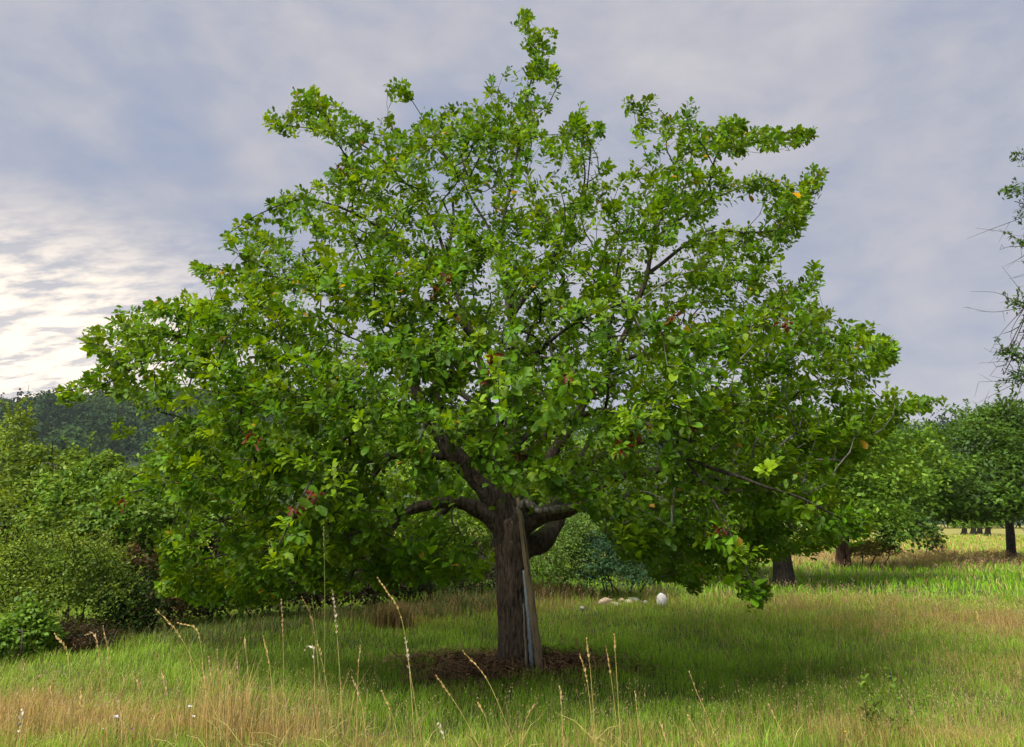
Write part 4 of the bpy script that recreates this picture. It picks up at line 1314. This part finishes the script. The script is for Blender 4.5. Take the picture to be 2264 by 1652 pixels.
def build_grass():
    g = Geo()
    # close sward
    x, y = field_points(250000, 4.1, 15.0, 0.35)
    k = hay_mask(x, y) > rng.uniform(0.5, 1.12, len(x))
    x, y = x[k], y[k]
    n = len(x)
    d = dryness(x, y)
    isdry = rng.random(n) < d ** 1.3 * 0.95 + 0.03
    clump = np.array([noise.noise(Vector((a * 1.9, b * 1.9, 0.3))) + 0.6 * noise.noise(Vector((a * 5.1, b * 5.1, 4.3))) for a, b in zip(x, y)])
    tuft = 0.5 + 0.9 * clump
    tuft = np.clip(tuft, 0, 1.3)
    old = 0.5 + 0.5 * np.sin(x * 2.9 + 2 * np.sin(y * 1.7)) * np.sin(y * 3.3 + np.sin(x * 2.1))
    h = rng.uniform(0.06, 0.155, n) * (0.55 + 0.85 * tuft) * (1 + 0.45 * d)
    w = np.maximum(0.0032, 0.00052 * y) * rng.uniform(0.7, 1.4, n)
    tone = (0.78 + 0.42 * old)[:, None] * rng.uniform(0.65, 1.4, (n, 1))
    hue = rng.random((n, 1))
    lush = np.exp(-(((x - TREE_XY[0] - 1.0) / 5.0) ** 2 + ((y - TREE_XY[1] + 0.3) / 3.0) ** 2))[:, None]
    mixh = hue * (0.8 - 0.65 * lush)
    gr = GREEN * (1 - mixh) + np.array([0.37, 0.41, 0.075]) * mixh
    c = np.where(isdry[:, None], GOLD * rng.uniform(0.6, 1.2, (n, 1)), gr * tone)
    blades(g, x, y, h, w, c)
    # farther sward, broader blades
    x, y = field_points(75000, 14.0, 60.0, 0.25)
    n = len(x)
    d = dryness(x, y)
    isdry = rng.random(n) < d * 0.9 + 0.08
    h = rng.uniform(0.10, 0.24, n); w = 0.0009 * y * rng.uniform(0.8, 1.6, n)
    c = np.where(isdry[:, None], GOLD * rng.uniform(0.65, 1.15, (n, 1)), (GREEN * 1.15) * rng.uniform(0.7, 1.4, (n, 1)))
    blades(g, x, y, h, w, c)
    o = g.build('meadow_grass', M_GRASS)
    tag(o, 'green and dry gold meadow grass', 'grass', kind='stuff')

    # fine seed heads floating over the sward
    g = Geo()
    x, y = field_points(60000, 4.2, 30.0, 0.3)
    d = dryness(x, y)
    k = (rng.random(len(x)) < d * 0.8 + 0.02) & (hay_mask(x, y) > 1.25)
    x, y, d = x[k], y[k], d[k]
    n = len(x)
    h = rng.uniform(0.18, 0.42, n) * np.where(y < 7, 1.0, 0.85)
    pale = np.array([0.40, 0.29, 0.14]) * rng.uniform(0.7, 1.15, (n, 1))
    blades(g, x, y, h, np.maximum(0.0016, 0.00022 * y), pale, 0.22, 1.0)
    z = height(x, y)
    K = 5
    a = rng.uniform(0, 2 * math.pi, (n, K)); t = np.linspace(0.72, 1.0, K)[None, :]
    sp = np.stack([x[:, None] + np.cos(a) * 0.014 + 0.1 * h[:, None] * t ** 2, y[:, None] + np.sin(a) * 0.014, z[:, None] + h[:, None] * (t * 0.94)], -1).reshape(-1, 3)
    al = unit(np.stack([np.cos(a), np.sin(a), 1.1 + 0 * a], -1).reshape(-1, 3))
    sz = np.repeat(np.maximum(0.016, 0.0026 * y), K)
    add_leaves(g, sp, al, rand_dir(n * K), sz, sz * 0.28, np.repeat(np.array([0.44, 0.30, 0.17]) * rng.uniform(0.75, 1.15, (n, 1)), K, 0))
    tag(g.build('seeding_grass', M_GRASS), 'fine tan seed heads floating over the meadow', 'grass', kind='stuff')


build_grass()


# ------------------------------------------------------------------ rank grass tufts
def tuft(u, v, n, h, spread, label, dry, name='grass_tuft', group='rank grass tufts along the hedge', gold=(0.30, 0.215, 0.09), lean=0.3):
    c = ground_at(float(u), float(v))
    t = thing(name, label, 'grass tuft', (c[0], c[1], float(height(c[0], c[1]))), group)
    g = Geo()
    x = c[0] + rng.normal(0, spread, n); y = c[1] + rng.normal(0, spread * 0.6, n)
    isdry = rng.random(n) < dry
    col = np.where(isdry[:, None], np.array(gold), np.array([0.11, 0.155, 0.04])) * rng.uniform(0.6, 1.2, (n, 1))
    blades(g, x, y, rng.uniform(0.5, 1.0, n) * h, np.full(n, 0.0011 * c[1] * (1 if c[1] > 7 else 0.75)), col, lean)
    g.build('blades', M_GRASS, t)['kind'] = 'stuff'


tuft(865, 1394, 700, 0.42, 0.13, 'straw coloured grass tuft between hedge and trunk', 0.85)
tuft(930, 1368, 700, 0.32, 0.35, 'pale mixed grass tuft behind the straw coloured one', 0.5)
tuft(1040, 1350, 900, 0.42, 0.4, 'grey green rank grass against the trunk', 0.35)
tuft(1215, 1330, 900, 0.42, 0.35, 'brownish rank grass at the foot of the feathery bush', 0.6)
tuft(780, 1380, 700, 0.28, 0.4, 'green rank grass under the hanging branches', 0.3)
tuft(600, 1402, 700, 0.26, 0.5, 'deep green rank grass beside the shadowy bush', 0.15)
tuft(420, 1428, 700, 0.26, 0.5, 'low green rank grass beside the reddish bush', 0.15)

for _u, _v, _n, _h, _s, _lb in ((455, 1640, 70, 0.72, 0.07, 'thick sheaf of tall straw grass in the golden patch'), (500, 1655, 80, 0.68, 0.09, 'leaning sheaf of straw grass beside the thick one'), (565, 1650, 50, 0.55, 0.09, 'thin sheaf of straw grass at the edge of the golden patch'),
                                (60, 1655, 60, 0.5, 0.12, 'straw grass sheaf before the dead brown brush'), (250, 1665, 70, 0.42, 0.16, 'low straw sheaf among the small white flowers'), (700, 1660, 40, 0.6, 0.12, 'sparse greenish straw sheaf before the hanging branches')):
    tuft(_u, _v, _n, _h, _s, _lb, 0.85, 'straw_sheaf', 'straw sheaves in the foreground', (0.50, 0.36, 0.14), 0.16)


# ------------------------------------------------------------------ tall single grass stalks
STALKS = [  # top, bend point, foot direction (picture grid), distance out, look: 0 tan, 1 golden drooping, 2 silvery, 3 green
    ((735, 1308), (745, 1400), (760, 1600), 5.2, 2), ((836, 1280), (885, 1360), (925, 1470), 5.0, 1), ((896, 1414), (906, 1490), (918, 1645), 4.9, 2),
    ((1025, 1441), (1075, 1500), (1130, 1600), 5.1, 1), ((966, 1496), (1010, 1560), (1070, 1660), 4.8, 1), ((347, 1349), (400, 1410), (490, 1520), 5.1, 1),
    ((622, 1328), (626, 1420), (630, 1600), 5.2, 0), ((541, 1412), (545, 1450), (560, 1600), 5.3, 0), ((702, 1420), (720, 1500), (740, 1640), 4.9, 1),
    ((797, 1430), (792, 1480), (790, 1620), 5.1, 0), ((1297, 1414), (1305, 1480), (1315, 1640), 5.0, 1), ((1358, 1405), (1362, 1470), (1370, 1640), 5.1, 1),
    ((1340, 1432), (1350, 1490), (1362, 1560), 5.2, 1), ((1283, 1450), (1297, 1500), (1312, 1620), 5.0, 1), ((1404, 1532), (1408, 1570), (1415, 1650), 5.2, 0),
    ((1525, 1488), (1540, 1530), (1575, 1620), 5.3, 0), ((1522, 1584), (1535, 1610), (1560, 1660), 5.0, 1), ((51, 1461), (52, 1500), (52, 1640), 4.9, 0),
    ((122, 1403), (150, 1450), (165, 1600), 4.9, 1), ((228, 1387), (238, 1440), (245, 1560), 5.3, 0), ((190, 1404), (212, 1410), (240, 1560), 5.2, 0),
    ((395, 1378), (437, 1398), (470, 1480), 5.4, 1), ((583, 1410), (597, 1480), (610, 1640), 5.0, 1), ((357, 1484), (370, 1540), (400, 1640), 4.9, 0),
    ((110, 1507), (116, 1560), (116, 1660), 4.7, 1), ((87, 1496), (72, 1530), (62, 1640), 4.9, 0), ((178, 1526), (178, 1560), (178, 1650), 4.9, 0),
    ((716, 1168), (718, 1300), (722, 1560), 4.6, 3), ((690, 1320), (700, 1400), (712, 1560), 5.2, 3), ((668, 1322), (690, 1370), (720, 1480), 5.3, 1),
    ((48, 1572), (42, 1620), (36, 1680), 4.4, 2), ((675, 1436), (692, 1433), (705, 1500), 5.1, 2), ((1058, 1556), (1075, 1590), (1090, 1650), 5.0, 1),
    ((970, 1602), (980, 1625), (992, 1660), 4.8, 2), ((1237, 1520), (1240, 1540), (1245, 1650), 5.0, 0), ((480, 1440), (484, 1500), (492, 1660), 5.0, 0),
    ((462, 1455), (470, 1520), (480, 1660), 5.0, 0), ((448, 1470), (455, 1540), (462, 1660), 5.0, 0), ((508, 1480), (506, 1560), (504, 1660), 4.9, 0), ((524, 1460), (530, 1530), (540, 1660), 5.0, 0),
    ((300, 1500), (320, 1560), (345, 1650), 4.9, 0), ((258, 1540), (268, 1590), (275, 1660), 4.8, 0), ((780, 1500), (800, 1560), (815, 1650), 4.9, 0), ((845, 1530), (870, 1590), (890, 1660), 4.8, 1),
    ((1180, 1560), (1160, 1600), (1150, 1660), 4.8, 0), ((1460, 1600), (1470, 1630), (1485, 1670), 4.7, 0), ((1700, 1560), (1720, 1600), (1745, 1660), 5.0, 0), ((2010, 1560), (2030, 1600), (2060, 1660), 5.0, 0), ((2110, 1540), (2130, 1590), (2150, 1660), 5.0, 0)]
LOOK = {0: ('tall straight tan grass stalk with narrow seed head', (0.42, 0.30, 0.15), (0.36, 0.24, 0.085)),
        1: ('tall golden grass stalk with leaning seed head', (0.46, 0.31, 0.12), (0.30, 0.25, 0.07)),
        2: ('tall pale silvery grass stalk with frayed seed head', (0.55, 0.48, 0.38), (0.36, 0.28, 0.10)),
        3: ('tall slender green grass stalk rising before the hanging branches', (0.20, 0.21, 0.06), (0.14, 0.17, 0.04))}


STALK_LABELS = {
    0: 'pale silvery grass stalk reaching up to the hanging left branches', 1: 'tallest golden stalk bowing before the straw coloured tuft', 2: 'silvery frayed stalk standing before the near end of the hay',
    3: 'golden stalk leaning across the hay beside the trunk', 4: 'short golden stalk leaning below the hay ring', 5: 'golden stalk leaning before the reddish brown bush', 6: 'straight tan stalk rising before the shadowy bush',
    10: 'golden stalk in front of the hay on the post side', 11: 'slim upright golden stalk past the end of the hay', 12: 'shorter golden stalk close beside the slim upright one', 13: 'golden stalk nearest the wooden post',
    15: 'brown tipped stalk alone in the green meadow', 18: 'crooked golden stalk before the dead brown brush', 20: 'stalk with bent over brown head before the brush', 21: 'arching golden stalk before the deep green rank grass',
    27: 'tallest slender green stalk crossing the hanging branches', 28: 'slender green stalk beside the pale silvery one', 30: 'short whitish stalk in the thick golden grass', 31: 'stalk with silvery head bent level', 46: 'lone tan stalk in green grass near the black peg', 47: 'tan stalk beside the broad leaved weed'}


def build_stalks():
    for si_, (top, mid, foot, y, look) in enumerate(STALKS):
        lb, hc, sc_ = LOOK[look]
        lb = STALK_LABELS.get(si_, lb)
        T = at(float(top[0]), float(top[1]), y); Mi = at(float(mid[0]), float(mid[1]), y - 0.03)
        fx = at(float(foot[0]), float(foot[1]), y - 0.06)
        # run the stem on down to the ground
        d = fx - Mi
        s = (Mi[2] + 0.02) / max(0.05, -d[2])
        B = Mi + np.array([d[0] * min(s, 1.6), -0.1, 0]); B[2] = float(height(B[0], B[1])) - 0.02
        t = thing('grass_stalk', lb, 'grass stalk', tuple(B), 'tall single grass stalks in the foreground')
        C = catmull([B, Mi * 0.55 + B * 0.45 + np.array([0.0, 0, 0.02]), Mi, T], 0.03)
        m = len(C)
        g = Geo(); tube(g, C, np.linspace(0.0029, 0.0014, m), 4, np.array(sc_) * 1.1, cap=False)
        g.build('stem', M_STRAW, t)
        g = Geo()
        for _ in range(3):
            j = int(rng.integers(0, max(1, m // 3)))
            e = unit(np.array([rng.normal(), rng.normal() * 0.6, 1.0]))
            ln = rng.uniform(0.14, 0.3)
            tube(g, [C[j], C[j] + e * ln * 0.6, C[j] + e * ln + np.array([e[0] * 0.04, 0, -0.03])], [0.003, 0.0028, 0.0008], 3, np.array([0.30, 0.27, 0.08]) * rng.uniform(0.6, 1.2), cap=False)
            g.build('blade', M_STRAW, t); g = Geo()
        hl = int(m * 0.28) if look != 3 else int(m * 0.14)
        H = C[-max(4, hl):]
        g = Geo()
        reps = 4
        P = np.repeat(H, reps, 0); n = len(P)
        tn = np.repeat(frames(H)[0], reps, 0)
        open_ = 0.55 if look == 2 else 0.28
        al = unit(tn + rand_dir(n) * open_)
        sz = rng.uniform(0.018, 0.032, n) * np.repeat(np.sin(np.linspace(0.35, 2.9, len(H))), reps)
        add_leaves(g, P, al, rand_dir(n), sz + 0.008, 0.0075, np.array(hc) * 1.02 * rng.uniform(0.75, 1.15, (n, 1)))
        g.build('seed_head', M_STRAW, t)
    # flowers low in the grass
    for k, (u, v, col, lb, r) in enumerate(((420, 1562, (0.8, 0.8, 0.78), 'white flower', 0.022), (257, 1586, (0.8, 0.8, 0.78), 'white flower', 0.024), (428, 1584, (0.8, 0.8, 0.78), 'white flower', 0.016), (229, 1612, (0.8, 0.8, 0.78), 'white flower', 0.012), (292, 1612, (0.16, 0.03, 0.17), 'purple flower', 0.016), (1868, 1618, (0.75, 0.5, 0.05), 'yellow flower', 0.012))):
        c = at(float(u), float(v), 5.0)
        gz_ = float(height(c[0], c[1]))
        lab = {'white flower': 'small white flower in the dry golden grass', 'purple flower': 'tiny purple flower in the dry golden grass', 'yellow flower': 'tiny yellow flower in the green grass near the weed'}[lb]
        t = thing('wild_flower', lab, 'flower', (c[0], c[1], gz_), 'white flowers in the dry grass' if lb == 'white flower' else None)
        g = Geo(); tube(g, [(c[0], c[1], gz_), (c[0] + 0.01, c[1], (gz_ + c[2]) / 2), tuple(c)], 0.0018, 4, (0.13, 0.17, 0.04), cap=False); g.build('stem', M_STRAW, t)
        g = Geo()
        a = np.arange(7) / 7 * 2 * math.pi
        al = np.stack([np.cos(a), np.sin(a) - 0.2, 0.35 + 0 * a], -1)
        add_leaves(g, np.tile(c, (7, 1)), al + rng.normal(size=(7, 3)) * 0.25, np.tile([0, -0.5, 1.0], (7, 1)) + rng.normal(size=(7, 3)) * 0.4, r * 0.75, r * 0.5, np.array(col) * 0.7); g.build('petals', M_STRAW, t)


build_stalks()


# ------------------------------------------------------------------ the hazy air over the valley
def build_haze():
    x0, x1, y0, y1, z0, z1 = -1000, 1000, -60, 1600, -2.0, 130.0
    v = [(x, y, z) for z in (z0, z1) for y in (y0, y1) for x in (x0, x1)]
    q = [(0, 2, 3, 1), (4, 5, 7, 6), (0, 1, 5, 4), (2, 6, 7, 3), (0, 4, 6, 2), (1, 3, 7, 5)]
    m, ns, ls, out = mat_new('haze')
    p = ns.new('ShaderNodeVolumePrincipled')
    p.inputs['Color'].default_value = (0.80, 0.87, 1.0, 1)
    p.inputs['Density'].default_value = 0.00018
    p.inputs['Anisotropy'].default_value = 0.2
    ls.new(p.outputs[0], out.inputs['Volume'])
    g = Geo(); g.add(v, None, q, (1, 1, 1))
    o = g.build('haze', m)
    tag(o, 'thin bluish haze in the air over the valley', 'haze', kind='stuff')


build_haze()
